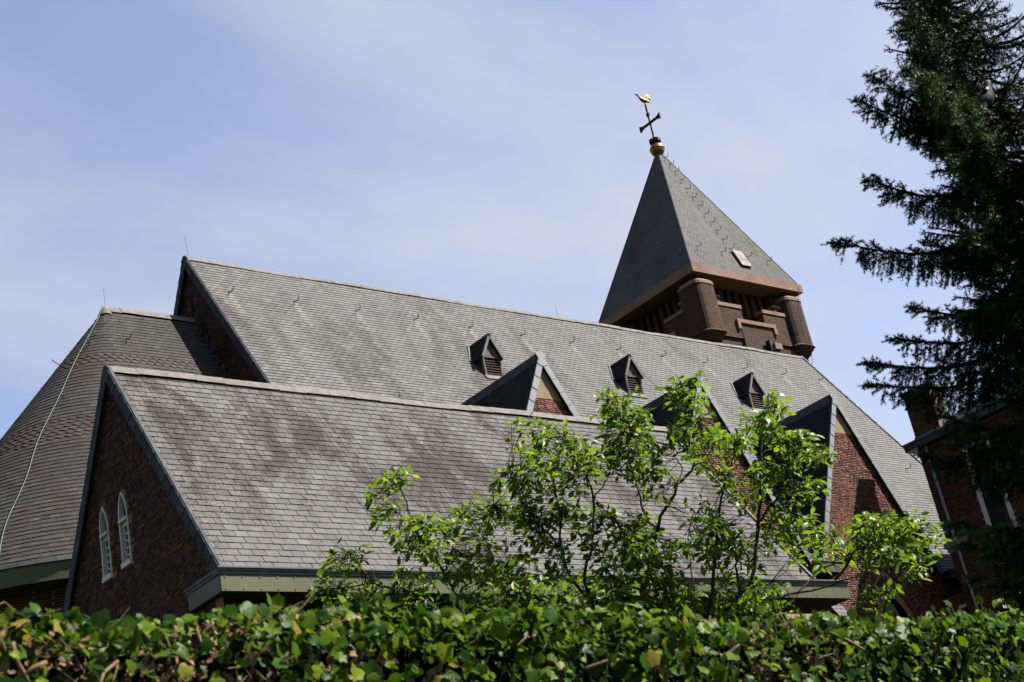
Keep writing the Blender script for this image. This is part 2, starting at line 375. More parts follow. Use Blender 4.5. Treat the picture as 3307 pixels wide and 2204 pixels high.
def tower_brick_mat():
    """tower bricks are too small in the picture to build one by one"""
    m, nt, b = mat_new('tower_brick')
    tcn = N(nt, 'ShaderNodeNewGeometry'); pos = tcn.outputs['Position']
    sp = N(nt, 'ShaderNodeSeparateXYZ', {0: pos}); nrm = N(nt, 'ShaderNodeSeparateXYZ', {0: tcn.outputs['Normal']})
    ang = math_(nt, 'ADD', sp.outputs[0], sp.outputs[1])
    v = N(nt, 'ShaderNodeCombineXYZ', {0: ang, 1: sp.outputs[2], 2: 0.0}).outputs[0]
    bt = N(nt, 'ShaderNodeTexBrick', {'Vector': v, 'Color1': (0.032, 0.018, 0.014, 1), 'Color2': (0.118, 0.056, 0.038, 1), 'Mortar': (0.27, 0.165, 0.115, 1), 'Scale': 1.0, 'Mortar Size': 0.008, 'Mortar Smooth': 0.1, 'Bias': -0.1, 'Brick Width': 0.23, 'Row Height': 0.068})
    c = mixc(nt, mrange(nt, noise(nt, pos, 0.8, 5, 0.65), 0.4, 0.72, 0.0, 0.55), bt.outputs['Color'], (0.032, 0.022, 0.018))
    c = mixc(nt, mrange(nt, noise(nt, pos, 9, 4, 0.7), 0.5, 0.8, 0.0, 0.5), c, (0.028, 0.018, 0.015))
    nt.links.new(c, b.inputs['Base Color']); b.inputs['Roughness'].default_value = 0.9; b.inputs['Specular IOR Level'].default_value = 0.2
    inv = math_(nt, 'SUBTRACT', 1.0, bt.outputs['Fac'])
    bump(nt, b, inv, 0.9, 0.015)
    return m
M['tower_brick'] = tower_brick_mat()

# one balance for all base colours, so that sun 5 / sky 0.05 at this exposure match the photograph
def balance(mats, k):
    for m in mats:
        nt = m.node_tree
        for n in list(nt.nodes):
            if n.type in ('BSDF_PRINCIPLED', 'BSDF_TRANSLUCENT'):
                inp = n.inputs['Base Color'] if n.type == 'BSDF_PRINCIPLED' else n.inputs['Color']
                if n.type == 'BSDF_PRINCIPLED' and n.inputs['Metallic'].default_value < 0.5: n.inputs['Specular IOR Level'].default_value *= 0.45
                if inp.is_linked:
                    src = inp.links[0].from_socket
                    nt.links.new(mixc(nt, 1.0, src, (k, k, k), 'MULTIPLY'), inp)
LEAFY = ('leaf', 'ivy', 'ivy_dead', 'needle', 'needle_new')
balance([m for k_, m in M.items() if k_ not in LEAFY and k_ not in ('glass', 'black', 'gold', 'copper', 'white')], 0.36)
balance([M[k_] for k_ in LEAFY], 0.56)
balance([M['white'], M['copper'], M['gold']], 0.45)

# ------------------------------------------------------------------ slating and bricklaying
CAMP = np.zeros(3)

def slate_field(O, U, V, Nn, interval, vmax, w, e, rg, v0=0.0, lip=0.020, keep=None):
    """rows of slates on a plane -> list of (bl, br, tr, tl in plane coords, lift, full?)"""
    rows = int((vmax - v0) / e) + 1
    out = []
    for j in range(rows):
        va = v0 + j*e; vb = min(va + e + 0.03, vmax + 0.02)
        l0, r0 = interval(va); l1, r1 = interval(min(va + e, vmax))
        lo, hi = min(l0, l1), max(r0, r1)
        if hi - lo < 0.03: continue
        off = (0.5*w if j % 2 else 0.0) + rg.uniform(-0.03, 0.03)*w
        k0 = math.floor((lo - off)/w); k1 = math.ceil((hi - off)/w)
        edges = [off + k*w + rg.uniform(-0.012, 0.012)*w for k in range(k0, k1+1)]
        for k in range(len(edges)-1):
            a, b2 = edges[k] + 0.006, edges[k+1] - 0.006
            jl = rg.uniform(-0.004, 0.004); jr = jl + rg.uniform(-0.002, 0.002)
            A, B = max(a, l0), min(b2, r0); C, D = min(b2, r1), max(a, l1)
            if B - A < 0.01 and C - D < 0.01: continue
            if B <= A: A = B = (D if l1 > l0 else C) if False else (A + B)/2
            if C <= D: C = D = (C + D)/2
            full = (A == a and B == b2 and C == b2 and D == a and vb - va > e)
            if keep and not keep((a+b2)/2, va): continue
            out.append((A, va + jl, B, va + jr, C, vb, D, vb, lip + rg.uniform(-0.003, 0.003), full, k == 0 and False))
    return out

def slates_mesh(S, O, U, V, Nn):
    n = len(S); a = np.array([s[:9] for s in S], float)
    P = np.zeros((n, 6, 3))
    def pt(u, v, h): return O + u[:, None]*U + v[:, None]*V + h[:, None]*Nn
    lift = a[:, 8]; z = np.zeros(n) - 0.004
    P[:, 0] = pt(a[:, 0], a[:, 1], z); P[:, 1] = pt(a[:, 2], a[:, 3], z)
    P[:, 2] = pt(a[:, 0], a[:, 1], lift); P[:, 3] = pt(a[:, 2], a[:, 3], lift)
    P[:, 4] = pt(a[:, 4], a[:, 5], z + 0.005); P[:, 5] = pt(a[:, 6], a[:, 7], z + 0.005)
    base = np.array([(0, 1, 3, 2), (2, 3, 4, 5)]); tri = [(0, 2, 5), (1, 4, 3)]
    F = []
    for i in range(n):
        k = i*6
        F.append((k, k+1, k+3, k+2)); F.append((k+2, k+3, k+4, k+5)); F.append((k, k+2, k+5)); F.append((k+1, k+4, k+3))
    return P.reshape(-1, 3), F

def slate_piece_mesh(name, w, e, lip, mat, rg):
    a, b = 0.006, w - 0.006; t = e + 0.03; j = rg.uniform(-0.003, 0.003); j2 = j + rg.uniform(-0.003, 0.003); h = lip + rg.uniform(-0.003, 0.004)
    V = [(a, j, -0.004), (b, j2, -0.004), (a, j, h), (b, j2, h), (b, t, 0.001), (a, t, 0.001)]
    return raw_mesh(name, V, [(0, 1, 3, 2), (2, 3, 4, 5), (0, 2, 5), (1, 4, 3)], mat)

def lay_slates(parent, mat, O, U, V, interval, vmax, w, e, n_loose=300, v0=0.0, seed=1, lip=0.020, visible=None, name='slating', keep=None):
    rg = np.random.default_rng(seed)
    O, U, V = [np.asarray(q, float) for q in (O, U, V)]; Nn = np.cross(U, V); Nn /= np.linalg.norm(Nn)
    S = slate_field(O, U, V, Nn, interval, vmax, w, e, rg, v0, lip, keep)
    loose = set()
    if n_loose:
        cand = []
        for i, s in enumerate(S):
            if s[9]:
                p = O + s[0]*U + s[1]*V
                if visible is None or visible(p): cand.append((np.linalg.norm(p), i))
        cand.sort(); loose = {i for _, i in cand[:n_loose]}
        var = [slate_piece_mesh('slate', w, e, lip, mat, rg) for _ in range(6)]
        for i in sorted(loose):
            s = S[i]
            piece('slate', var[i % 6], parent, O + (s[0]-0.006)*U + s[1]*V, U, V, Nn)
    rest = [s for i, s in enumerate(S) if i not in loose]
    if rest:
        P, F = slates_mesh(rest, O, U, V, Nn)
        mesh_obj(name, P, F, mat, parent, kind='stuff')

def lay_bricks(parent, mat, O, U, V, interval, vmin, vmax, n_loose=300, seed=1, hole=None, visible=None, proud=0.012, L=0.228, h=0.0615, joint=0.011, name='brickwork', jit=0.004):
    rg = np.random.default_rng(seed)
    O, U, V = [np.asarray(q, float) for q in (O, U, V)]; Nn = np.cross(U, V); Nn /= np.linalg.norm(Nn)
    B = []
    hd = L/2
    for j in range(int((vmax-vmin)/h)):
        va = vmin + j*h + joint/2; vb = va + h - joint
        l0, r0 = interval(va); l1, r1 = interval(vb); lo, hi = max(l0, l1), min(r0, r1)
        if hi - lo < 0.04: continue
        u = math.floor(lo/(L+hd))*(L+hd) - (0.0 if j % 2 else (L+hd)*0.5) - 0.3*((j*7) % 3)*0.05
        k = 0
        while u < hi:
            ln = L if k % 2 == 0 else hd
            if rg.random() < 0.12: ln = hd if ln == L else L
            a, b = max(u + joint/2, lo), min(u + ln - joint/2, hi)
            full = (ln == L and a == u + joint/2 and b == u + ln - joint/2)
            u += ln; k += 1
            if b - a < 0.03: continue
            if hole and hole((a+b)/2, (va+vb)/2): continue
            B.append((a, b, va + rg.uniform(-0.002, 0.002), vb + rg.uniform(-0.002, 0.002), proud + rg.uniform(-jit, jit), full))
    loose = set()
    if n_loose:
        cand = []
        for i, b in enumerate(B):
            if b[5]:
                p = O + b[0]*U + b[2]*V
                if visible is None or visible(p): cand.append((np.linalg.norm(p), i))
        cand.sort(); loose = {i for _, i in cand[:n_loose]}
        var = []
        for q in range(4):
            x, y, z = L - joint, h - joint, proud + rg.uniform(-jit, jit)
            c = lambda: rg.uniform(-0.0025, 0.0025)
            Vv = [(0, 0, -0.004), (x, 0, -0.004), (x, y, -0.004), (0, y, -0.004), (c()+.001, c()+.001, z), (x+c(), c(), z), (x+c(), y+c(), z), (c(), y+c(), z)]
            var.append(raw_mesh('brick', Vv, [(4, 5, 6, 7), (0, 1, 5, 4), (1, 2, 6, 5), (2, 3, 7, 6), (3, 0, 4, 7)], mat))
        for i in sorted(loose):
            b = B[i]; piece('brick', var[i % 4], parent, O + b[0]*U + b[2]*V, U, V, Nn)
    rest = [b for i, b in enumerate(B) if i not in loose]
    if rest:
        a = np.array([b[:5] for b in rest]); n = len(rest)
        P = np.zeros((n, 8, 3))
        def pt(u, v, hh): return O + u[:, None]*U + v[:, None]*V + hh[:, None]*Nn
        z = np.full(n, -0.004)
        for q, (uu, vv) in enumerate(((0, 2), (1, 2), (1, 3), (0, 3))):
            P[:, q] = pt(a[:, uu], a[:, vv], z)
            P[:, 4+q] = pt(a[:, uu], a[:, vv], a[:, 4] + rg.uniform(-0.0015, 0.0015, n))
        f = np.array([(4, 5, 6, 7), (0, 1, 5, 4), (1, 2, 6, 5), (2, 3, 7, 6), (3, 0, 4, 7)])
        F = (np.arange(n)[:, None, None]*8 + f[None]).reshape(-1, 4)
        mesh_obj(name, P.reshape(-1, 3), F, mat, parent, kind='stuff')

def unit(v): v = np.asarray(v, float); return v/np.linalg.norm(v)

def strips(parent, name, mat, A, B, side, out, width, thick, seg, step=0.012, lap=0.02):
    """overlapping sheet-metal strips along the line A->B; side = direction of the width, out = outward normal"""
    A, B, side, out = [np.asarray(q, float) for q in (A, B, side, out)]
    d = B - A; Lg = np.linalg.norm(d); d = d/Lg; n = max(1, round(Lg/seg)); sl = Lg/n
    mb = MB()
    w, t = width, thick
    V = [(0, 0, 0), (sl+lap, 0, 0), (sl+lap, w, 0), (0, w, 0), (0, 0, t+step), (sl+lap, 0, t), (sl+lap, w, t), (0, w, t+step)]
    F = [(0, 3, 2, 1), (4, 5, 6, 7), (0, 1, 5, 4), (1, 2, 6, 5), (2, 3, 7, 6), (3, 0, 4, 7)]
    me = raw_mesh(name, V, F, mat)
    for i in range(n):
        piece(name, me, parent, A + d*(i*sl) + out*rng.uniform(0, 0.003), d, side, out)

def ridge_caps(parent, A, B, seg, r, mat, slope_half=0.55, name='ridge_cap'):
    """rounded lead ridge pieces, each with a raised seam at its end"""
    A, B = np.asarray(A, float), np.asarray(B, float)
    d = B - A; Lg = np.linalg.norm(d); d = d/Lg; n = max(1, round(Lg/seg)); sl = Lg/n
    lat = unit(np.cross([0, 0, 1], d)); up = np.array([0, 0, 1.0])
    prof = [(-1.55*r, -1.9*r), (-0.75*r, -0.55*r), (-0.42*r, 0.10*r), (0, 0.30*r), (0.42*r, 0.10*r), (0.75*r, -0.55*r), (1.55*r, -1.9*r)]
    k = len(prof)
    V = []; F = []
    for x0, x1, q in ((0.0, sl*1.004, 1.0), (sl*0.968, sl*1.012, 1.05)):
        o_ = len(V); V += [(x, a*q, b*q + (0.004 if q > 1 else 0)) for x in (x0, x1) for a, b in prof]
        F += [(o_+k_, o_+k_+1, o_+k+k_+1, o_+k+k_) for k_ in range(k-1)]
    me = raw_mesh(name, V, F, mat, True)
    for i in range(n):
        piece(name, me, parent, A + d*(i*sl) + up*(rng.uniform(-0.006, 0.006) + 0.014*math.sin(i*0.41+A[0]) + 0.01*math.sin(i*0.93)), d, lat, up)

def hook_mesh(s=1.0):
    m = MB(); pts = [(0, 0, 0), (0.01, -0.06, 0.05), (0.03, -0.13, 0.12), (0.04, -0.14, 0.20), (0.03, -0.09, 0.27), (0.01, -0.03, 0.30)]
    m.tube([(x*s, y*s, z*s) for x, y, z in pts], 0.015*s, 6)
    return raw_mesh('roof_hook', m.v, m.f, M['iron_light'])
HOOK = hook_mesh(1.0)

# ------------------------------------------------------------------ ground
g = MB(); g.add([(-1500, -1500, -H-0.02), (1500, -1500, -H-0.02), (1500, 1500, -H-0.02), (-1500, 1500, -H-0.02)], [(0, 1, 2, 3)])
tag(g.build('ground', M['grass']), kind='structure')
g = MB(); g.box((-60, -6, -H-0.2), (90, 2.0, -H)); tag(g.build('road', M['asphalt']), kind='structure')
g = MB(); g.box((-60, 2.0, -H-0.2), (90, 3.55, -H+0.12)); tag(g.build('pavement', M['paving']), kind='structure')

# ------------------------------------------------------------------ side chapel (the low building in front)
LX0, LX1, LY0, LYR, LZ0, LZR = 13.14, 28.85, 22.44, 25.89, 7.82, 13.14
LYB = 2*LYR - LY0
chapel = thing('side_chapel', (21, 26, 0), 'low brick side building with steep slate roof, green eaves board and twin pointed gable windows', 'church')
sl_dir = unit([0, LYR-LY0, LZR-LZ0]); ls = math.hypot(LYR-LY0, LZR-LZ0)
nrm_f = unit(np.cross([1, 0, 0], sl_dir))
m = MB()
for sgn in (1, -1):
    ye = LY0 if sgn == 1 else LYB
    m.add([(LX0, ye, LZ0), (LX1, ye, LZ0), (LX1, LYR, LZR), (LX0, LYR, LZR)], [(0, 1, 2, 3)] if sgn == 1 else [(3, 2, 1, 0)])
m.add([(LX1, LY0, LZ0), (LX1, LYB, LZ0), (LX1, LYR, LZR)], [(0, 1, 2)])
m.v = [(x, y, z-0.02) for x, y, z in m.v]
roof = m.build('roof', M['deck'], chapel)
O = np.array([LX0+0.03, LY0+0.02, LZ0+0.03])
lay_slates(roof, M['slate_low'], O, [1, 0, 0], sl_dir, lambda v: (0, LX1-LX0-0.03), ls-0.12, 0.27, 0.18, 300, seed=11, lip=0.017, visible=lambda p: p[0] < 24)
ob = np.array([LX1, LYB-0.02, LZ0+0.03])
lay_slates(roof, M['slate_low'], ob, [-1, 0, 0], unit([0, LYR-LYB, LZR-LZ0]), lambda v: (0, LX1-LX0-0.03), ls-0.12, 0.27, 0.18, 0, seed=12, lip=0.022, name='rear_slating')
ridge_caps(roof, (LX0-0.02, LYR, LZR+0.06), (LX1, LYR, LZR+0.06), 0.66, 0.085, M['zinc'])
# verge strips on the left gable and a bright top edge
for sgn in (1, -1):
    e0 = np.array([LX0-0.02, LY0 if sgn == 1 else LYB, LZ0]); e1 = np.array([LX0-0.02, LYR, LZR+0.05])
    d = unit(e1-e0); side = unit(np.cross([1, 0, 0], d)) * (-1 if sgn == 1 else 1)
    strips(roof, 'verge_strip', M['lead_dark'], e0 + side*(-0.05), e1 + side*(-0.05), side, np.array([-1., 0, 0]), 0.22, 0.02, 0.33)
    mm = MB(); mm.obox((e0+e1)/2 + np.array([0.03, 0, 0]) - side*0.055, d, side, [1, 0, 0], np.linalg.norm(e1-e0)/2, 0.015, 0.035)
    mm.build('verge_rail', M['lead_mid'], roof)
strips(roof, 'verge_strip', M['lead'], (LX1-0.01, LY0, LZ0+0.06), (LX1-0.01, LYR, LZR+0.06), [1, 0, 0], nrm_f, 0.07, 0.02, 0.33)
# gable wall
GX = LX0 + 0.06
gw = MB()
wall_outline = [(LY0+0.35, -H), (LYB-0.35, -H), (LYB-0.1, LZ0+0.05), (LYR, LZR-0.08), (LY0+0.1, LZ0+0.05)]
gw2 = MB(); gw2.add([(GX+0.02, LY0+0.9, -H), (LX1-0.3, LY0+0.9, -H), (LX1-0.3, LY0+0.9, LZ0+0.5), (GX+0.02, LY0+0.9, LZ0+0.5)], [(0, 1, 2, 3)])
gw3 = MB(); gw3.add([(LX1-0.25, LY0+0.9, -H), (LX1-0.25, LYB-0.35, -H), (LX1-0.25, LYB-0.2, LZ0), (LX1-0.25, LYR, LZR-0.15), (LX1-0.25, LY0+0.9, LZ0+0.5)], [(0, 1, 2, 3, 4)])
gw2.build('front_wall', M['tower_brick'], chapel); gw3.build('far_wall', M['tower_brick'], chapel)
slope_l = (LZR-LZ0)/(LYR-LY0)
# windows: (y centre, half width, sill z, spring z, apex z)
WINS = []
for pa, pb, pap in (((338.5, 1879), (367, 1857), (343.5, 1629)), ((399, 1833), (430, 1808), (402.5, 1580))):
    a, b, c = on(pa, 0, GX), on(pb, 0, GX), on(pap, 0, GX)
    yc = (a[1]+b[1])/2; hw = max(abs(a[1]-b[1])/2, 0.20); WINS.append((yc, hw, (a[2]+b[2])/2, c[2]))
zs = (WINS[0][2]+WINS[1][2])/2; za = (WINS[0][3]+WINS[1][3])/2
WINS = [(w[0], 0.185, zs, za) for w in WINS]
import bmesh
def win_arch(hw, z0, z1, n=9):
    spring = z0 + 0.62*(z1-z0)
    left = [(hw-2*hw*math.cos(t), spring + (z1-spring)*math.sin(t)/math.sin(math.pi/3)) for t in np.linspace(0, math.pi/3, n)]
    return [(-hw, z0)] + left + [(-a, b) for a, b in left[::-1][1:]] + [(hw, z0)]
bmw = bmesh.new(); eds = []
for loop in [wall_outline] + [[(yc+a, z) for a, z in win_arch(hw-0.01, z0+0.01, z1-0.01)] for yc, hw, z0, z1 in WINS]:
    vsx = [bmw.verts.new((GX, y, z)) for y, z in loop]
    eds += [bmw.edges.new((vsx[i], vsx[(i+1) % len(vsx)])) for i in range(len(vsx))]
bmesh.ops.triangle_fill(bmw, edges=eds, use_beauty=True)
bmw.verts.index_update()
wall = mesh_obj('wall', [v.co[:] for v in bmw.verts], [tuple(v.index for v in f.verts) for f in bmw.faces], M['mortar_rust'], chapel)
bmw.free()
rv = MB(); rv.box((GX+0.10, WINS[1][0]-0.5, zs-0.3), (GX+0.13, WINS[0][0]+0.5, za+0.2)); rv.build('window_back', M['black'], chapel)
def in_win(u, v):
    y = LYB - 0.1 - u
    for yc, hw, z0, z1 in WINS:
        hh = hw + 0.06
        spring = z0 + 0.62*(z1-z0)
        if abs(y-yc) < hh and z0-0.05 < v < spring: return True
        if spring <= v < z1+0.08 and abs(y-yc) < hh*math.sqrt(max(0, 1-((v-spring)/(z1+0.08-spring))**1.6)): return True
    return False
def tri_l(v):
    hw = (LZR-0.1-v)/slope_l - 0.05 if v > LZ0 else LYR-LY0-0.40
    hw = max(hw, 0); c = LYB-0.1-LYR
    return (c-hw, c+hw)
lay_bricks(wall, M['brick_dark'], (GX, LYB-0.1, 0), [0, -1, 0], [0, 0, 1], tri_l, 5.5, LZR-0.15, 300, seed=21, hole=in_win, visible=lambda p: p[1] < 28.2 and p[2] > 7.5)
for yc, hw, z0, z1 in WINS:
    spring = z0 + 0.62*(z1-z0); n = 9
    def arch(h, top):
        left = [(h-2*h*math.cos(t), spring + (top-spring)*math.sin(t)/math.sin(math.pi/3)) for t in np.linspace(0, math.pi/3, n)]
        return left + [(-a, b) for a, b in left[::-1][1:]]
    out_ = [(-hw, z0)] + arch(hw, z1) + [(hw, z0)]
    inn = [(-hw+0.032, z0+0.06)] + arch(hw-0.032, z1-0.05) + [(hw-0.032, z0+0.06)]
    fr = MB(); k = len(out_)
    x0, x1 = GX-0.03, GX+0.085
    Vv = [(x0, yc-a, z) for a, z in out_] + [(x0, yc-a, z) for a, z in inn] + [(x1, yc-a, z) for a, z in inn] + [(GX+0.02, yc-a, z) for a, z in out_]
    Ff = []
    for i in range(k):
        j = (i+1) % k
        Ff += [(i, j, k+j, k+i), (k+i, k+j, 2*k+j, 2*k+i), (3*k+i, 3*k+j, j, i)]
    fr.add(Vv, Ff)
    fr.box((GX-0.06, yc-hw-0.01, z0-0.05), (GX+0.082, yc+hw+0.01, z0+0.05))
    zt = z0 + 0.585*(z1-z0)
    fr.box((GX-0.05, yc-hw+0.02, zt), (GX+0.08, yc+hw-0.02, zt+0.06)); fr.box((GX+0.02, yc-hw+0.03, zt-0.09), (GX+0.077, yc+hw-0.03, zt))
    w_o = fr.build('window', M['white'], chapel)
    sash = MB()
    for q in range(1, 5):
        zq = z0+0.05+(zt-0.09-z0-0.05)*q/5; sash.box((GX+0.035, yc-hw+0.05, zq-0.015), (GX+0.072, yc+hw-0.05, zq+0.015))
    sash.box((GX+0.035, yc-hw+0.05, z0+0.05), (GX+0.072, yc-hw+0.085, zt-0.09)); sash.box((GX+0.035, yc+hw-0.085, z0+0.05), (GX+0.072, yc+hw-0.05, zt-0.09))
    sash.build('glazing_bar', M['white'], w_o)
    pn = MB(); pn.add([(GX+0.078, yc-a, z) for a, z in inn], [tuple(range(k))]); pn.build('pane', M['glass'], w_o)
# eaves: gutter, green fascia panels with bolts, soffit
GY = LY0 - 0.02
gu = MB()
gu.box((LX0-0.10, GY-0.10, LZ0-0.055), (29.95, GY+0.10, LZ0-0.005)); gu.box((LX0-0.12, GY-0.13, LZ0-0.015), (29.97, GY-0.10, LZ0+0.012))
gu.box((LX0-0.10, GY-0.075, LZ0-0.11), (29.95, GY+0.1, LZ0-0.055)); gu.box((LX0-0.10, GY+0.1, LZ0-0.055), (LX0-0.0, LY0+1.15, LZ0-0.005)); gu.box((LX0-0.08, GY+0.1, LZ0-0.11), (LX0-0.0, LY0+1.15, LZ0-0.055))
gutter = gu.build('gutter', M['lead'], chapel)
fascia = None
xs = [LX0-0.06, 16.2, 19.3, 22.4, 25.5, 28.6, 29.93]
for i in range(len(xs)-1):
    f = MB(); f.box((xs[i]+0.003, GY-0.055, LZ0-0.41), (xs[i+1]-0.003, GY-0.025, LZ0-0.112))
    fo = f.build('fascia_panel', M['green'], chapel)
    bm_ = MB()
    x = xs[i]+0.09
    while x < xs[i+1]-0.03:
        for zb in (LZ0-0.155, LZ0-0.37): bm_.lathe(0, 0, [(0.012, 0), (0.011, 0.008), (0.0, 0.012)], 6) if False else bm_.box((x-0.011, GY-0.066, zb-0.011), (x+0.011, GY-0.055, zb+0.011))
        x += 0.345
    bm_.build('bolt', M['zinc'], fo, kind='stuff')
f = MB(); f.box((LX0-0.06, GY-0.025, LZ0-0.41), (LX0-0.03, LY0+1.1, LZ0-0.112)); f.build('fascia_panel', M['green'], chapel)
f = MB(); f.box((29.90, GY-0.025, LZ0-0.41), (29.93, LY0+1.1, LZ0-0.112)); f.build('fascia_panel', M['green'], chapel)
for k in range(8):
    f = MB(); y0 = GY+0.0+k*0.14; f.box((LX0-0.03, y0, LZ0-0.43), (29.9, y0+0.132, LZ0-0.40)); f.build('soffit_board', M['wood_dark'], chapel)
f = MB(); f.box((LX0-0.0, GY+0.11, LZ0-0.40), (29.88, LY0+1.1, LZ0-0.06)); f.build('eaves_box', M['wood_dark'], chapel)
f = MB(); f.tube([(15.5, LY0+0.75, -H), (15.5, LY0+0.75, LZ0-0.42)], 0.05, 8); f.build('downpipe', M['pipe'], chapel)

# ------------------------------------------------------------------ nave
NX0, NX1, NY0, NYR, NZ0, NZR, NS = 21.80, 51.05, 29.5, 37.15, 10.75, 22.99, 1.6
NYB = 2*NYR - NY0
nave = thing('church_nave', (36, 37, 0), 'tall church nave, long slate roof with three louvred dormers and three brick side gables', 'church')
m = MB()
m.add([(NX0, NY0, NZ0-0.03), (NX1, NY0, NZ0-0.03), (NX1, NYR, NZR-0.03), (NX0, NYR, NZR-0.03)], [(0, 1, 2, 3)])
m.add([(NX0, NYB, NZ0-0.03), (NX1, NYB, NZ0-0.03), (NX1, NYR, NZR-0.03), (NX0, NYR, NZR-0.03)], [(3, 2, 1, 0)])
nroof = m.build('roof', M['deck'], nave)
nd = unit([0, 1, NS]); nn = unit(np.cross([1, 0, 0], nd)); nl = math.hypot(NYR-NY0, NZR-NZ0)
def nave_vis(p):
    # clear of the low building in front and of the side gables
    if p[2] < 17.2: return False
    return 22 < p[0] < 50
CGX = [28.34, 34.89, 41.44]; CGA = 16.82; CGH = 3.12
def keep_nave(u, v):
    # no slates inside the side gables' roofs
    p = np.array([NX0+0.03, NY0, NZ0]) + np.array([u, 0, 0]) + nd*v
    for x in CGX:
        if p[2] + 0.35 < CGA - abs(p[0]-x)*(CGA-NZ0)/CGH and abs(p[0]-x) < CGH-0.25: return False
    for x in (31.07, 37.46, 43.88):
        if abs(p[0]-x) < 0.24 and 18.9 < p[2] < 19.75: return False
    return True
lay_slates(nroof, M['slate_nave'], (NX0+0.03, NY0, NZ0), [1, 0, 0], nd, lambda v: (0, NX1-NX0-0.03), nl-0.12, 0.25, 0.155, 300, seed=31, lip=0.019, visible=nave_vis, keep=keep_nave)
lay_slates(nroof, M['slate_nave'], (NX1, NYB, NZ0), [-1, 0, 0], unit([0, -1, NS]), lambda v: (0, NX1-NX0-0.03), nl-0.12, 0.5, 0.31, 0, seed=32, lip=0.024, name='rear_slating')
ridge_caps(nroof, (NX0-0.02, NYR, NZR+0.03), (NX1, NYR, NZR+0.03), 0.6, 0.075, M['zinc'])
for sgn in (1, -1):
    e0 = np.array([NX0-0.01, NY0 if sgn == 1 else NYB, NZ0]); e1 = np.array([NX0-0.01, NYR, NZR+0.03])
    d = unit(e1-e0); side = unit(np.cross([1, 0, 0], d)) * (-1 if sgn == 1 else 1)
    strips(nroof, 'verge_strip', M['lead_dark'], e0 - side*0.04, e1 - side*0.04, side, np.array([-1., 0, 0]), 0.25, 0.02, 0.42)
    mm = MB(); mm.obox((e0+e1)/2 + np.array([0.04, 0, 0]) - side*0.05, d, side, [1, 0, 0], np.linalg.norm(e1-e0)/2, 0.015, 0.03); mm.build('verge_rail', M['lead_mid'], nroof)
strips(nroof, 'verge_strip', M['zinc'], (NX1-0.06, NY0, NZ0+0.05), (NX1-0.06, NYR, NZR+0.05), [1, 0, 0], nn, 0.09, 0.02, 0.45)
# end walls
ew = MB(); ex = NX0+0.10
for x, fl in ((ex, 0), (NX1-0.12, 1)):
    P = [(x, NY0+0.3, -H), (x, NYB-0.3, -H), (x, NYB-0.1, NZ0), (x, NYR, NZR-0.10), (x, NY0+0.1, NZ0)]
    ew.add(P, [(0, 1, 2, 3, 4)] if fl else [(0, 4, 3, 2, 1)])
endw = ew.build('end_wall', M['mortar_rust'], nave)
def tri_n(v):
    hw = max((NZR-0.12-v)/NS - 0.05, 0); return (NYB-NYR-hw, NYB-NYR+hw)
lay_bricks(endw, M['brick_dark'], (ex, NYB, 0), [0, -1, 0], [0, 0, 1], tri_n, 14.5, NZR-0.2, 300, seed=41, visible=lambda p: p[1] < NYR and p[2] > 17 + 0.0, hole=lambda u, v: abs(NYB-u-NYR) < 0.14 and 20.95 < v < 21.75)
sl = MB(); sl.add([(ex-0.002+0.004, NYR-0.14, 20.95), (ex-0.002+0.004, NYR+0.14, 20.95), (ex-0.002+0.004, NYR+0.14, 21.75), (ex+0.002, NYR-0.14, 21.75)], [(0, 3, 2, 1)])
sl.v = [(x-0.006, y, z) for x, y, z in sl.v]; sl.build('vent_slit', M['black'], nave)
# long side wall below the eaves
sw = MB(); sw.add([(NX0+0.11, NY0+0.05, -H), (NX1-0.13, NY0+0.05, -H), (NX1-0.13, NY0+0.05, NZ0+0.1), (NX0+0.11, NY0+0.05, NZ0+0.1)], [(0, 1, 2, 3)])
sw.add([(NX0+0.11, NYB-0.31, -H), (NX1-0.13, NYB-0.31, -H), (NX1-0.13, NYB-0.31, NZ0), (NX0+0.11, NYB-0.31, NZ0)], [(3, 2, 1, 0)])
sw.build('side_wall', M['tower_brick'], nave)
# eaves gutter right of the last side gable
gt = MB(); gt.box((44.75, NY0-0.28, NZ0-0.32), (NX1, NY0+0.02, NZ0-0.02)); gt.build('eaves_gutter', M['green_house'], nave)
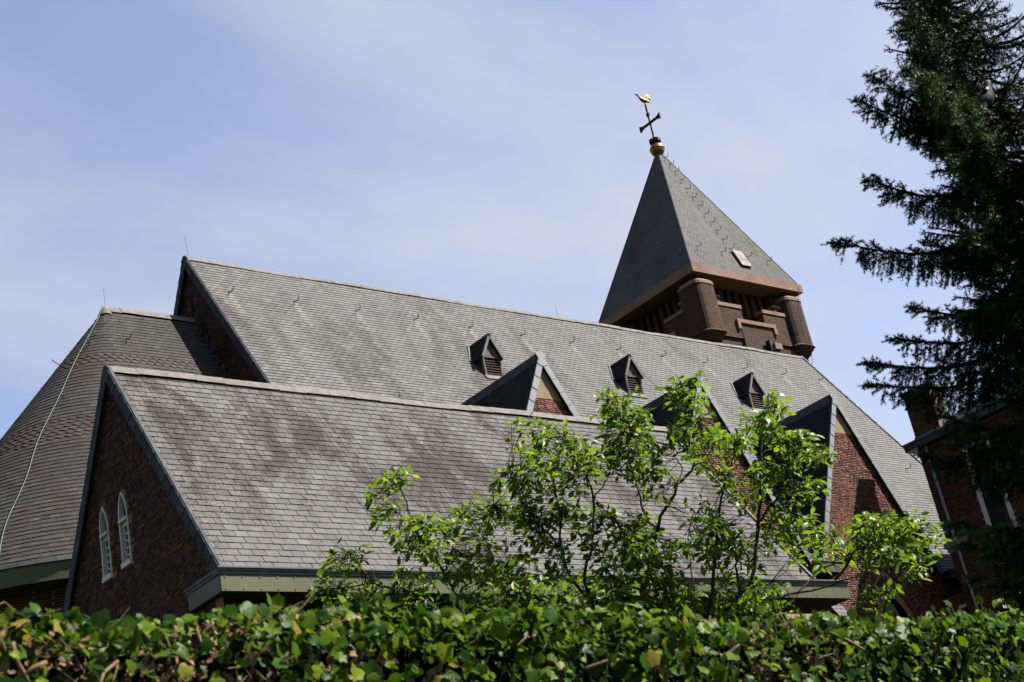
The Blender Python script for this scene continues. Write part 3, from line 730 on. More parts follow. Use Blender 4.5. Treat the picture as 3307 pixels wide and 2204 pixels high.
# side gables
cg_slope = (CGA-NZ0)/CGH
for gi, gx in enumerate(CGX):
    WY = NY0 - 0.02
    w = MB()
    z_low = -H
    w.add([(gx-CGH-0.15, WY, z_low), (gx+CGH+0.15, WY, z_low), (gx+CGH+0.05, WY, NZ0-0.1), (gx, WY, CGA-0.10), (gx-CGH-0.05, WY, NZ0-0.1)], [(0, 1, 2, 3, 4)])
    sg = w.build('side_gable', M['mortar_pink'], nave)
    zpl = CGA - 1.30
    ap = 10.68
    def hole(u, v, gx=gx, gi=gi):
        x = gx - CGH - 0.1 + u
        if gi == 2:
            dx = abs(x-gx)
            # pointed arch opening, radius about the opposite springing point
            hw, zs_ = 1.62, 8.3
            if v < zs_: return dx < hw
            return dx < hw and (dx + hw*1.0)**2 + (v-zs_)**2 < (2*hw)**2
        return False
    def itv(v, gx=gx):
        c = CGH+0.1; hw = (CGA-0.18-v)/cg_slope if v > NZ0-0.15 else CGH+0.1
        return (c-hw, c+hw)
    zb = {0: 14.2, 1: 10.2, 2: 7.0}[gi]
    lay_bricks(sg, M['brick_red'], (gx-CGH-0.1, WY, 0), [1, 0, 0], [0, 0, 1], itv, zb, zpl, 0 if gi == 1 else (110 if gi == 0 else 300), seed=51+gi, hole=hole, visible=lambda p: p[2] > 11.0, proud=0.016, jit=0.006)
    pl = MB(); hw = (CGA-0.18-zpl)/cg_slope
    pl.prism([(gx-hw, WY-0.018, zpl), (gx+hw, WY-0.018, zpl), (gx, WY-0.018, CGA-0.2)], (0, 0.014, 0)); pl.build('plaster_panel', M['plaster'], sg)
    # verge strips of lead
    VY = WY - 0.11
    for sgn in (-1, 1):
        e0 = np.array([gx+sgn*(CGH+0.07), VY, NZ0-0.05]); e1 = np.array([gx, VY, CGA+0.14])
        d = unit(e1-e0); side = np.array([-sgn*abs(d[2]), 0, -abs(d[0])])
        side = unit(side)
        strips(sg, 'verge_strip', M['lead_light'], e0, e1, side, np.array([0, -1., 0]), 0.20, 0.03, 0.44, step=0.014)
        bd = MB(); bd.prism([e0 + np.array([0, 0.005, 0]), e1 + np.array([0, 0.005, 0]), e1 + side*0.16 + np.array([0, 0.005, 0]), e0 + side*0.16 + np.array([0, 0.005, 0])], (0, 0.085, 0)); bd.build('verge_board', M['wood_dark'], sg)
    # slated roof planes of the gable
    deckm = MB()
    yv = lambda z: NY0 + (z-NZ0)/NS
    for sgn in (-1, 1):
        P = [(gx+sgn*(CGH+0.05), VY+0.02, NZ0-0.02), (gx, VY+0.02, CGA+0.06), (gx, yv(CGA+0.06)+0.05, CGA+0.06), (gx+sgn*(CGH+0.05), NY0+0.05, NZ0-0.02)]
        deckm.add(P, [(0, 1, 2, 3)] if sgn == 1 else [(3, 2, 1, 0)])
    dk = deckm.build('gable_roof', M['deck'], nave)
    for sgn in (-1, 1):
        foot = np.array([gx+sgn*(CGH+0.07), VY, NZ0]); top = np.array([gx, VY, CGA+0.08]); vv = unit(top-foot); lv = np.linalg.norm(top-foot)
        if sgn == -1:
            Oo = foot + np.array([0, 0.0, 0]); Uu = np.array([0, -1., 0])
            it = lambda v, vv=vv: (-(max(0.02, (v*vv[2])/NS + (NY0-VY))+0.05), -0.0)
        else:
            Oo = foot; Uu = np.array([0, 1., 0]); it = lambda v, vv=vv: (0.0, max(0.02, (v*vv[2])/NS + (NY0-VY))+0.05)
        lay_slates(dk, M['slate_shaded'], Oo, Uu, vv, it, lv-0.03, 0.26, 0.17, 0, seed=61+gi*2+sgn, lip=0.009)
    # lead ridge
    rc = MB(); y1 = yv(CGA)+0.1
    rc.add([(gx-0.16, VY-0.02, CGA-0.20), (gx, VY-0.02, CGA+0.15), (gx+0.16, VY-0.02, CGA-0.20), (gx-0.16, y1, CGA-0.20), (gx, y1, CGA+0.15), (gx+0.16, y1, CGA-0.20)], [(0, 1, 4, 3), (1, 2, 5, 4)])
    rc.build('lead_ridge', M['lead_dark'], dk)
    # lead valley where the gable roof meets the nave
    for sgn in (-1, 1):
        a = np.array([gx+sgn*(CGH+0.05), NY0, NZ0]); b = np.array([gx, yv(CGA), CGA]); d = unit(b-a); lat = np.cross(d, nn)*(-1 if sgn == -1 else 1)
        va = MB(); L2 = np.linalg.norm(b-a)
        va.obox((a+b)/2 + nn*0.02 + lat*sgn*0.10*0, d, np.cross(nn, d), nn, L2/2, 0.13, 0.012); va.build('valley_lead', M['lead_dark'], dk)

# pointed stone window in the last side gable
gx, WY = CGX[2], NY0-0.02
def parch(hw, zs_, n=14):
    """pointed arch outline, left springing to right springing"""
    L = []
    for t in np.linspace(0, math.pi/3, n):
        L.append((hw - 2*hw*math.cos(t), zs_ + 2*hw*math.sin(t)))
    return L + [(-a, b) for a, b in L[::-1][1:]]
nw = MB()
def ring(mb, outer, inner, y_front, y_back):
    k = len(outer); V = [(gx+a, y_front, z) for a, z in outer] + [(gx+a, y_front, z) for a, z in inner] + [(gx+a, y_back, z) for a, z in inner] + [(gx+a, y_back, z) for a, z in outer]
    F = []
    for i in range(k-1):
        F += [(i, i+1, k+i+1, k+i), (k+i, k+i+1, 2*k+i+1, 2*k+i), (3*k+i, 3*k+i+1, i+1, i)]
    mb.add(V, F)
zsp = 8.3
gw_o = None
bk = MB(); pts = [(-1.62, 5.0)] + parch(1.62, zsp) + [(1.62, 5.0)]
bk.add([(gx+a, WY+0.0, z) for a, z in pts], [tuple(range(len(pts)))]); 
gothic = MB(); ring(gothic, [(-1.12, 5.0)] + parch(1.12, zsp) + [(1.12, 5.0)], [(-0.92, 5.0)] + parch(0.92, zsp) + [(0.92, 5.0)], WY-0.03, WY-0.005)
gothic.prism([(gx-0.10, WY-0.028, 5.0), (gx+0.10, WY-0.028, 5.0), (gx+0.34, WY-0.028, zsp+0.4), (gx+0.0, WY-0.028, zsp+1.05), (gx-0.34, WY-0.028, zsp+0.4)], (0, 0.02, 0)) if False else None
for sx in (-1, 1):
    gothic.prism([(gx+sx*0.27, WY-0.028, 5.0), (gx+sx*0.42, WY-0.028, 5.0), (gx+sx*0.42, WY-0.028, zsp-0.1), (gx+sx*0.30, WY-0.028, zsp+0.45), (gx+sx*0.04, WY-0.028, zsp+1.30), (gx+sx*0.04, WY-0.028, zsp+0.95), (gx+sx*0.24, WY-0.028, zsp+0.25)][::sx], (0, 0.02, 0))
    gothic.prism([(gx+sx*0.42, WY-0.026, zsp-0.1), (gx+sx*0.70, WY-0.026, zsp+0.55), (gx+sx*0.62, WY-0.026, zsp+0.72), (gx+sx*0.30, WY-0.026, zsp+0.45)][::sx], (0, 0.018, 0))
go = gothic.build('pointed_window', M['stone_trace'], nave)
pn = MB(); ppts = [(-1.0, 5.0)] + parch(1.0, zsp) + [(1.0, 5.0)]; pn.add([(gx+a, WY-0.006, z) for a, z in ppts], [tuple(range(len(ppts)))]); pn.build('pane', M['glass'], go)
# brick arch rings round the window, voussoirs set as single bricks
vs_me = []
for rr, (h0, h1) in enumerate(((1.14, 1.36), (1.38, 1.60))):
    mb = MB(); x, z = h1-h0, 0.056
    mb.add([(0, 0, -0.004), (x, 0, -0.004), (x, z, -0.004), (0, z, -0.004), (0, 0, 0.02+rr*0.018), (x, 0, 0.02+rr*0.018), (x, z, 0.02+rr*0.018), (0, z, 0.02+rr*0.018)], [(4, 5, 6, 7), (0, 1, 5, 4), (1, 2, 6, 5), (2, 3, 7, 6), (3, 0, 4, 7)])
    me = raw_mesh('arch_brick', mb.v, mb.f, M['brick_red'])
    hm = (h0+h1)/2
    for sx in (-1, 1):
        n = int(2*hm*math.pi/3/0.067)
        for i in range(n):
            t = i/n*math.pi/3
            cxx = gx - sx*hm*1.0 + 0; r0 = 2*hm - (h1-h0)/2
            rad = np.array([sx*math.cos(t), 0, math.sin(t)]); tan = np.cross(np.array([0, -1., 0]), rad)
            p = np.array([gx - sx*hm, WY, zsp]) + rad*r0
            piece('arch_brick', me, go, p, rad, tan, np.array([0, -1., 0]))
        for i in range(int((zsp-6.5)/0.067)):
            p = np.array([gx + sx*(h0 if sx == 1 else h1), WY, 6.5+i*0.067]); piece('arch_brick', me, go, p, [1, 0, 0], [0, 0, 1], [0, -1., 0])

# valley gutter boxes between the gables and a slate capped buttress
for xm in (31.62, 38.17):
    b = MB(); b.box((xm-0.42, NY0-0.62, NZ0-0.34), (xm+0.55, NY0-0.03, NZ0-0.02)); bo = b.build('valley_gutter', M['green'], nave)
    b = MB(); b.box((xm-0.45, NY0-0.66, NZ0-0.02), (xm+0.58, NY0-0.03, NZ0+0.03)); b.build('gutter_rim', M['lead'], bo)
    for k in range(4):
        b = MB(); b.box((xm-0.42+k*0.2425, NY0-0.60, NZ0-0.37), (xm-0.42+k*0.2425+0.235, NY0-0.03, NZ0-0.345)); b.build('soffit_board', M['wood_dark'], bo)
    bx0, bx1 = xm-0.14, xm+0.36
    b = MB(); b.prism([(bx0, NY0-0.03, -H), (bx0, NY0-1.7, -H), (bx0, NY0-1.7, 7.2), (bx0, NY0-0.03, 9.75)], (bx1-bx0, 0, 0)); bu = b.build('buttress', M['tower_brick'], nave)
    sd = unit([0, 1.67, 2.55]); lay_slates(bu, M['slate_nave'], (bx0-0.03, NY0-1.72, 7.2), [1, 0, 0], sd, lambda v: (0, bx1-bx0+0.06), 3.0, 0.22, 0.18, 0, seed=81, lip=0.02)

# dormers
def dormer(x, y, z):
    ap, ev, hw, ow = z+1.50, z+0.66, 0.34, 0.47
    b = MB()
    yb = lambda zz: NY0 + (zz-NZ0)/NS
    b.add([(x-hw, y+0.13, z-0.05), (x+hw, y+0.13, z-0.05), (x+hw, y+0.13, ev), (x-hw, y+0.13, ev), (x-hw, yb(ev)+.1, ev), (x+hw, yb(ev)+.1, ev), (x-hw, y, z-0.05), (x+hw, y, z-0.05), (x+hw, y, ev), (x-hw, y, ev)], [(0, 1, 2, 3), (0, 3, 4), (1, 5, 2), (6, 9, 3, 0), (7, 1, 2, 8), (2, 5, 4, 3)])
    do = b.build('dormer', M['lead_dark'], nave)
    fr = MB(); fr.box((x-hw-0.035, y-0.05, z), (x-hw+0.035, y+0.04, ev)); fr.box((x+hw-0.035, y-0.05, z), (x+hw+0.035, y+0.04, ev)); fr.box((x-hw+0.035, y-0.045, z), (x+hw-0.035, y+0.03, z+0.05)); fr.box((x-hw-0.035, y-0.055, ev), (x+hw+0.035, y+0.04, ev+0.05))
    fr.build('louvre_frame', M['wood_grey'], do)
    bk_ = MB(); bk_.add([(x-hw, y+0.12, z), (x+hw, y+0.12, z), (x+hw, y+0.12, ev), (x-hw, y+0.12, ev)], [(0, 1, 2, 3)]); bk_.build('louvre_back', M['black'], do)
    me = None
    for k in range(6):
        zc = z+0.10+k*(ev-z-0.12)/6
        lm = MB(); lm.add([(x-hw+0.03, y-0.03, zc), (x+hw-0.03, y-0.03, zc), (x+hw-0.03, y+0.09, zc+0.075), (x-hw+0.03, y+0.09, zc+0.075), (x-hw+0.03, y-0.03, zc+0.018), (x+hw-0.03, y-0.03, zc+0.018), (x+hw-0.03, y+0.09, zc+0.093), (x-hw+0.03, y+0.09, zc+0.093)], [(0, 3, 2, 1), (4, 5, 6, 7), (0, 1, 5, 4), (2, 3, 7, 6)])
        lm.build('louvre_slat', M['wood_grey'], do)
    nb = 6
    for k in range(nb):
        u0, u1 = -hw-0.06 + k*(2*hw+0.12)/nb, -hw-0.06 + (k+1)*(2*hw+0.12)/nb - 0.006
        zt = lambda u: ev+0.05 + (ap-0.10-ev-0.05)*(1-abs(u)/(hw+0.07))
        pts = [(x+u0, y-0.03, ev+0.05), (x+u1, y-0.03, ev+0.05), (x+u1, y-0.03, zt(u1))] + ([(x, y-0.03, zt(0))] if u0 < 0 < u1 else []) + [(x+u0, y-0.03, zt(u0))]
        gb = MB(); gb.prism(pts, (0, 0.03, 0)); gb.build('gable_board', M['wood_grey'], do)
    fy = y-0.14
    for sgn in (-1, 1):
        e = np.array([x+sgn*ow, fy, ev-0.02]); t = np.array([x, fy, ap]); vv = unit(t-e); lv = np.linalg.norm(t-e)
        rf = MB(); off = np.array([sgn*vv[2], 0, abs(vv[0])])*0.0
        P = [e, t, np.array([x, yb(ap), ap]), np.array([x+sgn*ow, yb(ev-0.02), ev-0.02])]
        nrm = unit(np.array([sgn*abs(vv[2]), 0, abs(vv[0])]))
        rf.prism([p + nrm*0.005 for p in (P if sgn == 1 else P[::-1])], -nrm*0.05)
        ro = rf.build('dormer_roof', M['deck'], do) if False else rf.build('dormer_roof', M['lead_dark'], do)
        bb = MB(); bb.obox((e+t)/2 + np.array([0, -0.012, 0]) + nrm*-0.03, vv, nrm, [0, 1, 0], lv/2, 0.045, 0.015); bb.build('barge_board', M['lead'], do)
        # slates, joined: too small to pick apart
        if sgn == -1: Oo, Uu = e + nrm*0.012, np.array([0, -1., 0]); it = lambda v, vv=vv: (-((v*vv[2])/NS + (yb(ev-0.02)-fy)), 0.0)
        else: Oo, Uu = e + nrm*0.012, np.array([0, 1., 0]); it = lambda v, vv=vv: (0.0, (v*vv[2])/NS + (yb(ev-0.02)-fy))
        lay_slates(do, M['slate_shaded'], Oo, Uu, vv, it, lv-0.02, 0.2, 0.13, 0, seed=int(x*7)+sgn, lip=0.014, name='slating')
        va = MB(); a_ = np.array([x+sgn*(ow+0.03), yb(ev-0.02), ev-0.02]); b_ = np.array([x, yb(ap), ap+0.02]); d = unit(b_-a_)
        va.obox((a_+b_)/2 + nn*0.03, d, np.cross(nn, d), nn, np.linalg.norm(b_-a_)/2, 0.07, 0.012); va.build('flashing', M['lead'], do)
    rc = MB(); rc.add([(x-0.06, fy-0.01, ap-0.09), (x, fy-0.01, ap+0.03), (x+0.06, fy-0.01, ap-0.09), (x-0.06, yb(ap)+0.03, ap-0.09), (x, yb(ap)+0.03, ap+0.03), (x+0.06, yb(ap)+0.03, ap-0.09)], [(0, 1, 4, 3), (1, 2, 5, 4)]); rc.build('ridge_lead', M['lead_dark'], do)
    apn = MB(); base = np.array([x, y-0.02, z-0.01]); apn.obox(base - nd*0.09 + nn*0.035, [1, 0, 0], nd, nn, hw+0.09, 0.10, 0.008); apn.build('apron_flashing', M['zinc'], do)
for x in (31.07, 37.46, 43.88): dormer(x, 34.5, 18.75)
# roof hooks
for i in range(13):
    x = 22.58 + 2.31*i + (0.0)
    p = np.array([x, 36.16, NZ0 + NS*(36.16-NY0)]) + nn*0.02
    piece('roof_hook', HOOK, nave, p, [1, 0, 0], nd, nn)
for x, y in ((49.45, 32.82), (46.02, 30.16), (26.0, 33.4), (30.2, 32.6)):
    piece('roof_hook', HOOK, nave, np.array([x, y, NZ0+NS*(y-NY0)]) + nn*0.02, [1, 0, 0], nd, nn)
for x, zt, z0 in ((21.95, 0.75, NZR+0.05), (37.2, 0.5, NZR+0.05)):
    r_ = MB(); r_.tube([(x, NYR, z0), (x-0.04, NYR, z0+zt)], 0.006, 5); r_.build('lightning_rod', M['iron_light'], nave)
cb = MB(); pth = [np.array([39.0, NYR, NZR+0.1])] + [np.array([39.0+0.10*math.sin(k*0.9)+k*0.02, NYR-0.15-k*0.35, NZR-NS*(0.15+k*0.35)]) + nn*0.05 for k in range(12)]
cb.tube(pth, 0.009, 4); cb.build('lightning_cable', M['iron_light'], nave)

# ------------------------------------------------------------------ apse
AZR, AXR, AYR, AS, AK, AZE = 20.85, 19.0, 37.15, 1.66, 0.16, 11.35
apse = thing('choir_apse', (18, 37, 0), 'rounded church apse with slate roof and purple slate bands, beside the brick end gable', 'church')
def cone(path, z):
    """point on the apse roof: path 0..1 along straight front, round end, straight back (metres along the eaves line)"""
    dz = AZR - z; r = dz/AS; c = AXR - AK*dz
    r_e = (AZR-AZE)/AS; c_e = AXR - AK*(AZR-AZE)
    return r, c
def apse_pt(s, z, lift=0.0):
    """s: arc position, measured at this height from the nave wall along the front"""
    r, c = cone(0, z)
    Ls = NX0+0.06 - c
    if s < Ls: p = np.array([NX0+0.06 - s, AYR - r, z]); n = np.array([0, -1, 1/AS])
    elif s < Ls + math.pi*r:
        t = (s-Ls)/max(r, 1e-6); p = np.array([c - r*math.sin(t), AYR - r*math.cos(t), z]); n = np.array([-math.sin(t), -math.cos(t), 1/AS + AK*math.sin(t)])
    else: p = np.array([c + (s-Ls-math.pi*r), AYR + r, z]); n = np.array([0, 1, 1/AS])
    n = n/np.linalg.norm(n)
    return p + n*lift
core = MB(); zs_list = np.linspace(AZR-0.02, AZE-0.02, 14); npth = 40
grid = []
for z in zs_list:
    r, c = cone(0, z-0.0); tot = 2*(NX0+0.06-c) + math.pi*r
    grid.append([apse_pt(tot*k/npth*0.99999, z, -0.03) for k in range(npth+1)])
core.add([p for row in grid for p in row], [(i*(npth+1)+k, i*(npth+1)+k+1, (i+1)*(npth+1)+k+1, (i+1)*(npth+1)+k) for i in range(len(zs_list)-1) for k in range(npth)])
aroof = core.build('roof', M['deck'], apse)
rg = np.random.default_rng(91)
buck = {'slate_apse': [], 'slate_purple': []}; loose_a = []
e_z = 0.155*AS/math.hypot(1, AS); rows = int((AZR-0.1-AZE)/e_z)
for j in range(rows):
    z0 = AZE + j*e_z; z1 = z0 + e_z*1.18
    r, c = cone(0, z0); tot0 = 2*(NX0+0.06-c) + math.pi*r; r1, c1 = cone(0, z1); tot1 = 2*(NX0+0.06-c1) + math.pi*r1
    vis = tot0*0.72; w = 0.235; n = int(tot0/w)
    band = (15.45 < z0 < 16.15) or (18.28 < z0 < 18.70)
    nl_ = n
    for k in range(nl_):
        a = (k + (0.5 if j % 2 else 0))/n; b = (k+1+(0.5 if j % 2 else 0))/n
        if b > 1: continue
        if a > 0.80: continue
        q0, q1 = a + 0.004/tot0, b - 0.004/tot0
        jt = rg.uniform(-0.003, 0.003); lf = 0.020 + rg.uniform(-0.003, 0.004)
        zl = z0 + jt
        if band:
            mid = (q0+q1)/2; zc = z0 + 0.055
            P = [apse_pt(q0*tot0, zc, -0.002), apse_pt(mid*tot0, zl-0.02, -0.002), apse_pt(q1*tot0, zc, -0.002), apse_pt(q0*tot0, zc, lf), apse_pt(mid*tot0, zl-0.02, lf), apse_pt(q1*tot0, zc, lf), apse_pt(q1*tot1, z1, 0.002), apse_pt(q0*tot1, z1, 0.002)]
            F = [(0, 1, 4, 3), (1, 2, 5, 4), (3, 4, 5, 6, 7), (0, 3, 7), (2, 6, 5)]
        else:
            P = [apse_pt(q0*tot0, zl, -0.002), apse_pt(q1*tot0, zl, -0.002), apse_pt(q0*tot0, zl, lf), apse_pt(q1*tot0, zl, lf), apse_pt(q1*tot1, z1, 0.002), apse_pt(q0*tot1, z1, 0.002)]
            F = [(0, 1, 3, 2), (2, 3, 4, 5), (0, 2, 5), (1, 4, 3)]
        key = 'slate_purple' if band else 'slate_apse'
        if not band and rg.random() < 0.035: key = 'slate_purple' if 13 < z0 < 18 else key
        d = np.linalg.norm(P[0])
        buck[key].append((d, P, F, a))
allp = sorted([(d, key, i) for key in buck for i, (d, P, F, a) in enumerate(buck[key]) if 0.1 < a < 0.5 and 12.0 < P[0][2] < 18])[:300]
pick = {(k, i) for _, k, i in allp}
for key in buck:
    mb = MB()
    for i, (d, P, F, a) in enumerate(buck[key]):
        if (key, i) in pick: mesh_obj('slate', P, F, M[key], aroof)
        else: mb.add(P, F)
    mb.build('slating' if key == 'slate_apse' else 'purple_slating', M[key], aroof, kind='stuff')
ridge_caps(aroof, (AXR-0.05, AYR, AZR+0.03), (NX0+0.1, AYR, AZR+0.03), 0.5, 0.10, M['zinc'])
tip = MB(); tip.lathe(AXR-0.02, AYR, [(0.0, AZR+0.07), (0.09, AZR+0.03), (0.16, AZR-0.12), (0.22, AZR-0.26)], 14); tip.build('lead_cap', M['zinc'], aroof, smooth=True)
# stepped lead flashing against the nave wall
for k in range(16):
    z = AZR-0.25-k*0.42; p = apse_pt(0.0, z, 0.03)
    fl = MB(); fl.box((NX0+0.035, p[1]-0.02, z-0.2), (NX0+0.062, p[1]+0.24, z+0.25)); fl.build('step_flashing', M['lead_dark'], aroof)
# eaves
def eave_ring(name, mat, parent, prof, n=44):
    mb = MB(); r, c = cone(0, AZE); rowsP = []
    for dr, z in prof:
        rr = r + dr; pth = [(NX0+0.05, AYR-rr)] + [(c - rr*math.sin(t), AYR - rr*math.cos(t)) for t in np.linspace(0, math.pi, n)] + [(NX0+0.05, AYR+rr)]
        rowsP.append([(x, y, z) for x, y in pth])
    k = n+2
    mb.add([p for rw in rowsP for p in rw], [(i*k+q, i*k+q+1, (i+1)*k+q+1, (i+1)*k+q) for i in range(len(prof)-1) for q in range(k-1)])
    return mb.build(name, mat, parent)
eave_ring('gutter', M['lead'], apse, [(-0.02, AZE+0.03), (0.10, AZE+0.03), (0.11, AZE-0.05), (-0.02, AZE-0.05)])
eave_ring('fascia_panel', M['green'], apse, [(0.06, AZE-0.05), (0.06, AZE-0.48), (-0.5, AZE-0.50)])
eave_ring('wall', M['tower_brick'], apse, [(-0.45, AZE-0.49), (-0.45, -H)])
hk = [(19.2, 18.95), (18.0, 18.6), (21.3, 18.9)]
for s, z in ((2.75, 19.45), (3.9, 19.2), (5.3, 19.05), (0.62, 19.3)):
    p = apse_pt(s, z, 0.02); p2 = apse_pt(s, z+0.2, 0.02); p3 = apse_pt(s+0.1, z, 0.02); vv = unit(p2-p); uu = unit(p-p3); uu = unit(uu - vv*(uu@vv)); piece('roof_hook', HOOK, apse, p, uu, vv, np.cross(uu, vv))
cb = MB(); pts = []
for z in np.linspace(AZR+0.05, AZE+0.2, 40):
    r, c = cone(0, min(z, AZR-0.02)); Ls = NX0+0.06-c; ang = 0.95 - 0.18*(AZR-z)/9 + 0.012*math.sin(z*2.1)
    pts.append(apse_pt(Ls + ang*r, min(z, AZR-0.02), 0.05 + (0.06 if z > 20.6 else 0)))
cb.tube(pts, 0.0075, 5); cb.build('lightning_cable', M['cable'], apse)
r_ = MB(); r_.tube([(AXR, AYR, AZR+0.05), (AXR, AYR, AZR+0.65)], 0.006, 5); r_.build('lightning_rod', M['iron_light'], apse)

# ------------------------------------------------------------------ tower
TX0, TY0, TW, TD, TZ = 52.66, 43.0, 8.10, 7.10, 30.95
TCX, TCY = TX0+TW/2, TY0+TD/2; APZ = 40.28
tower = thing('church_tower', (TCX, TCY, 0), 'square dark brick bell tower with terracotta cornice, rounded corner turrets and slate pyramid spire', 'tower')
IN = 0.5
sh = MB(); sh.box((TX0+IN, TY0+IN, -H), (TX0+TW-IN, TY0+TD-IN, 28.1)); sh.build('shaft', M['tower_brick'], tower)
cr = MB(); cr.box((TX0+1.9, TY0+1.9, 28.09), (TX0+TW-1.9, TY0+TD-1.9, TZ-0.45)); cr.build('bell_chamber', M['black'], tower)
cn = MB()
h, hy = TW/2, TD/2
def sq(z, i): return [(TCX-h+i, TCY-hy+i, z), (TCX+h-i, TCY-hy+i, z), (TCX+h-i, TCY+hy-i, z), (TCX-h+i, TCY+hy-i, z)]
lv = [sq(TZ, 0.12), sq(TZ, 0.0), sq(TZ-0.47, 0.0), sq(TZ-0.47, 2.4)]
cn.add([p for q in lv for p in q], [(4*i+k, 4*i+(k+1) % 4, 4*(i+1)+(k+1) % 4, 4*(i+1)+k) for i in range(3) for k in range(4)])
cn.f = [tuple(reversed(q)) for q in cn.f]
cn.build('cornice', M['stone'], tower)
FACES = [((0, -1), (1, 0)), ((-1, 0), (0, -1)), ((0, 1), (-1, 0)), ((1, 0), (0, 1))]   # outward normal, u direction
def fp(face, u, inset, z):
    (nx, ny), (ux, uy) = FACES[face]
    d = (h if nx else hy) - inset
    if nx: u = u*(hy-0.75)/(h-0.75)
    return np.array([TCX + nx*d + ux*u, TCY + ny*d + uy*u, z])
def wall_poly(mb, face, pts, ins0, ins1):
    a = [fp(face, u, ins0, z) for u, z in pts]; nx, ny = FACES[face][0]
    mb.prism(a, (-nx*(ins1-ins0), -ny*(ins1-ins0), 0))
HB = h - IN
for fi in range(4):
    w = MB()
    wall_poly(w, fi, [(-2.0, 28.0), (2.0, 28.0), (2.0, 28.25), (-2.0, 28.25)], IN+0.01, IN+0.40)
    for s in (-1, 1):
        P = [(s*0.80, 27.4), (s*2.9, 27.4), (s*2.9, 29.05), (s*0.80, 29.05)]
        wall_poly(w, fi, P if s == 1 else P[::-1], IN-0.10, IN+0.35)
        P = [(s*1.98, 28.0), (s*3.2, 28.0), (s*3.2, 29.58), (s*1.98, 29.58)]
        wall_poly(w, fi, P if s == 1 else P[::-1], IN+0.06, IN+0.5)
    wall_poly(w, fi, [(-1.15, 20.0), (1.15, 20.0), (1.15, 28.22), (-1.15, 28.22)], IN-0.13, IN+0.3)
    par = w.build('parapet_wall', M['tower_brick'], tower)
    c2 = MB()
    for s in (-1, 1):
        P = [(s*0.76, 29.05), (s*2.92, 29.05), (s*2.92, 29.24), (s*0.76, 29.24)]; wall_poly(c2, fi, P if s == 1 else P[::-1], IN-0.15, IN+0.40)
        P = [(s*1.94, 29.58), (s*3.2, 29.58), (s*3.2, 29.78), (s*1.94, 29.72)]; wall_poly(c2, fi, P if s == 1 else P[::-1], IN+0.02, IN+0.55)
        P = [(s*1.22, 27.88), (s*1.42, 27.88), (s*1.42, 28.22), (s*1.22, 28.22)]; wall_poly(c2, fi, P if s == 1 else P[::-1], IN-0.22, IN+0.3)
    wall_poly(c2, fi, [(-1.42, 28.22), (1.42, 28.22), (1.42, 28.42), (-1.42, 28.42)], IN-0.22, IN+0.45)
    c2.build('coping', M['stone'], tower)
    for k in range(9):
        u = -2.32 + k*0.58; pz = MB(); wall_poly(pz, fi, [(u-0.13, 28.05), (u+0.13, 28.05), (u+0.13, TZ-0.46), (u-0.13, TZ-0.46)], IN+0.55, IN+0.95); pz.build('brick_pier', M['tower_brick'], tower)
    for s in (-1, 1):
        cw = MB(); P = [(s*2.62, 28.0), (s*3.2, 28.0), (s*3.2, TZ-0.46), (s*2.62, TZ-0.46)]; wall_poly(cw, fi, P if s == 1 else P[::-1], IN+0.62, IN+1.3); cw.build('corner_wall', M['tower_brick'], tower)
for sx in (-1, 1):
    for sy in (-1, 1):
        x, y = TCX + sx*(h-0.80), TCY + sy*(hy-0.80); r = 0.72
        t = MB(); t.lathe(x, y, [(0.12, 26.75), (0.30, 26.85), (0.52, 27.05), (0.60, 27.20), (0.68, 27.28), (0.72, 27.40), (0.79, 27.42), (r, 27.52), (r, 29.95), (0.0, 29.96)], 32, sup=3.8)
        to = t.build('corner_turret', M['tower_brick'], tower)
        cc = MB(); cc.lathe(x, y, [(0.70, 29.955), (r+0.03, 29.955), (r+0.03, 30.10), (r-0.04, 30.20), (0.0, 30.22)], 32, sup=3.8); cc.build('coping', M['stone'], to)
# spire
sp_o = MB(); hs = h-0.10; hsy = hy-0.10; apex = (TCX, TCY, APZ)
sq0 = [(TCX-hs, TCY-hsy, TZ), (TCX+hs, TCY-hsy, TZ), (TCX+hs, TCY+hsy, TZ), (TCX-hs, TCY+hsy, TZ)]
sp_o.add(sq0 + [apex], [(0, 1, 4), (1, 2, 4), (2, 3, 4), (3, 0, 4)]); sp_o.v = [(x, y, z-0.03) for x, y, z in sp_o.v]
spire = sp_o.build('spire', M['deck'], tower)
for fi in range(4):
    (nx, ny), (ux, uy) = FACES[fi]
    Oo = np.array([TCX + nx*hs, TCY + ny*hsy, TZ]); sl_s = math.hypot(hs if nx else hsy, APZ-TZ); hu = hsy if nx else hs; vv = unit(np.array([TCX, TCY, APZ]) - Oo); Uu = np.array([ux, uy, 0.])
    # U x V must point outward
    lay_slates(spire, M['slate_spire'], Oo, Uu, vv, lambda v: (-hu*(1-v/sl_s), hu*(1-v/sl_s)), sl_s-0.05, 0.22, 0.145, 0, seed=101+fi, lip=0.010)
sn = unit(np.cross([1, 0, 0], unit([0, hsy, APZ-TZ]))); sv = unit([0, hsy, APZ-TZ]); sP = np.array([TCX, TCY-hsy, TZ])
def on_spire(x, y):
    v = ray(x, y); return v*((sn@sP)/(sn@v))
for q in ((400, 428), (430, 465), (458, 502), (488, 547), (519, 595), (552, 638), (584, 685), (615, 728), (649, 773), (680, 817), (713, 865), (750, 912), (843, 955), (705, 930), (573, 900), (948, 980)):
    hp = on_spire(1900+q[0]*0.606, 250+q[1]*0.606)
    if hp[0]-TCX > hs*(1-(hp[2]-TZ)/(APZ-TZ)) - 0.1: continue
    piece('roof_hook', HOOK, tower, on_spire(1900+q[0]*0.606, 250+q[1]*0.606) + sn*0.02, [1, 0, 0], sv, sn, 1.15)
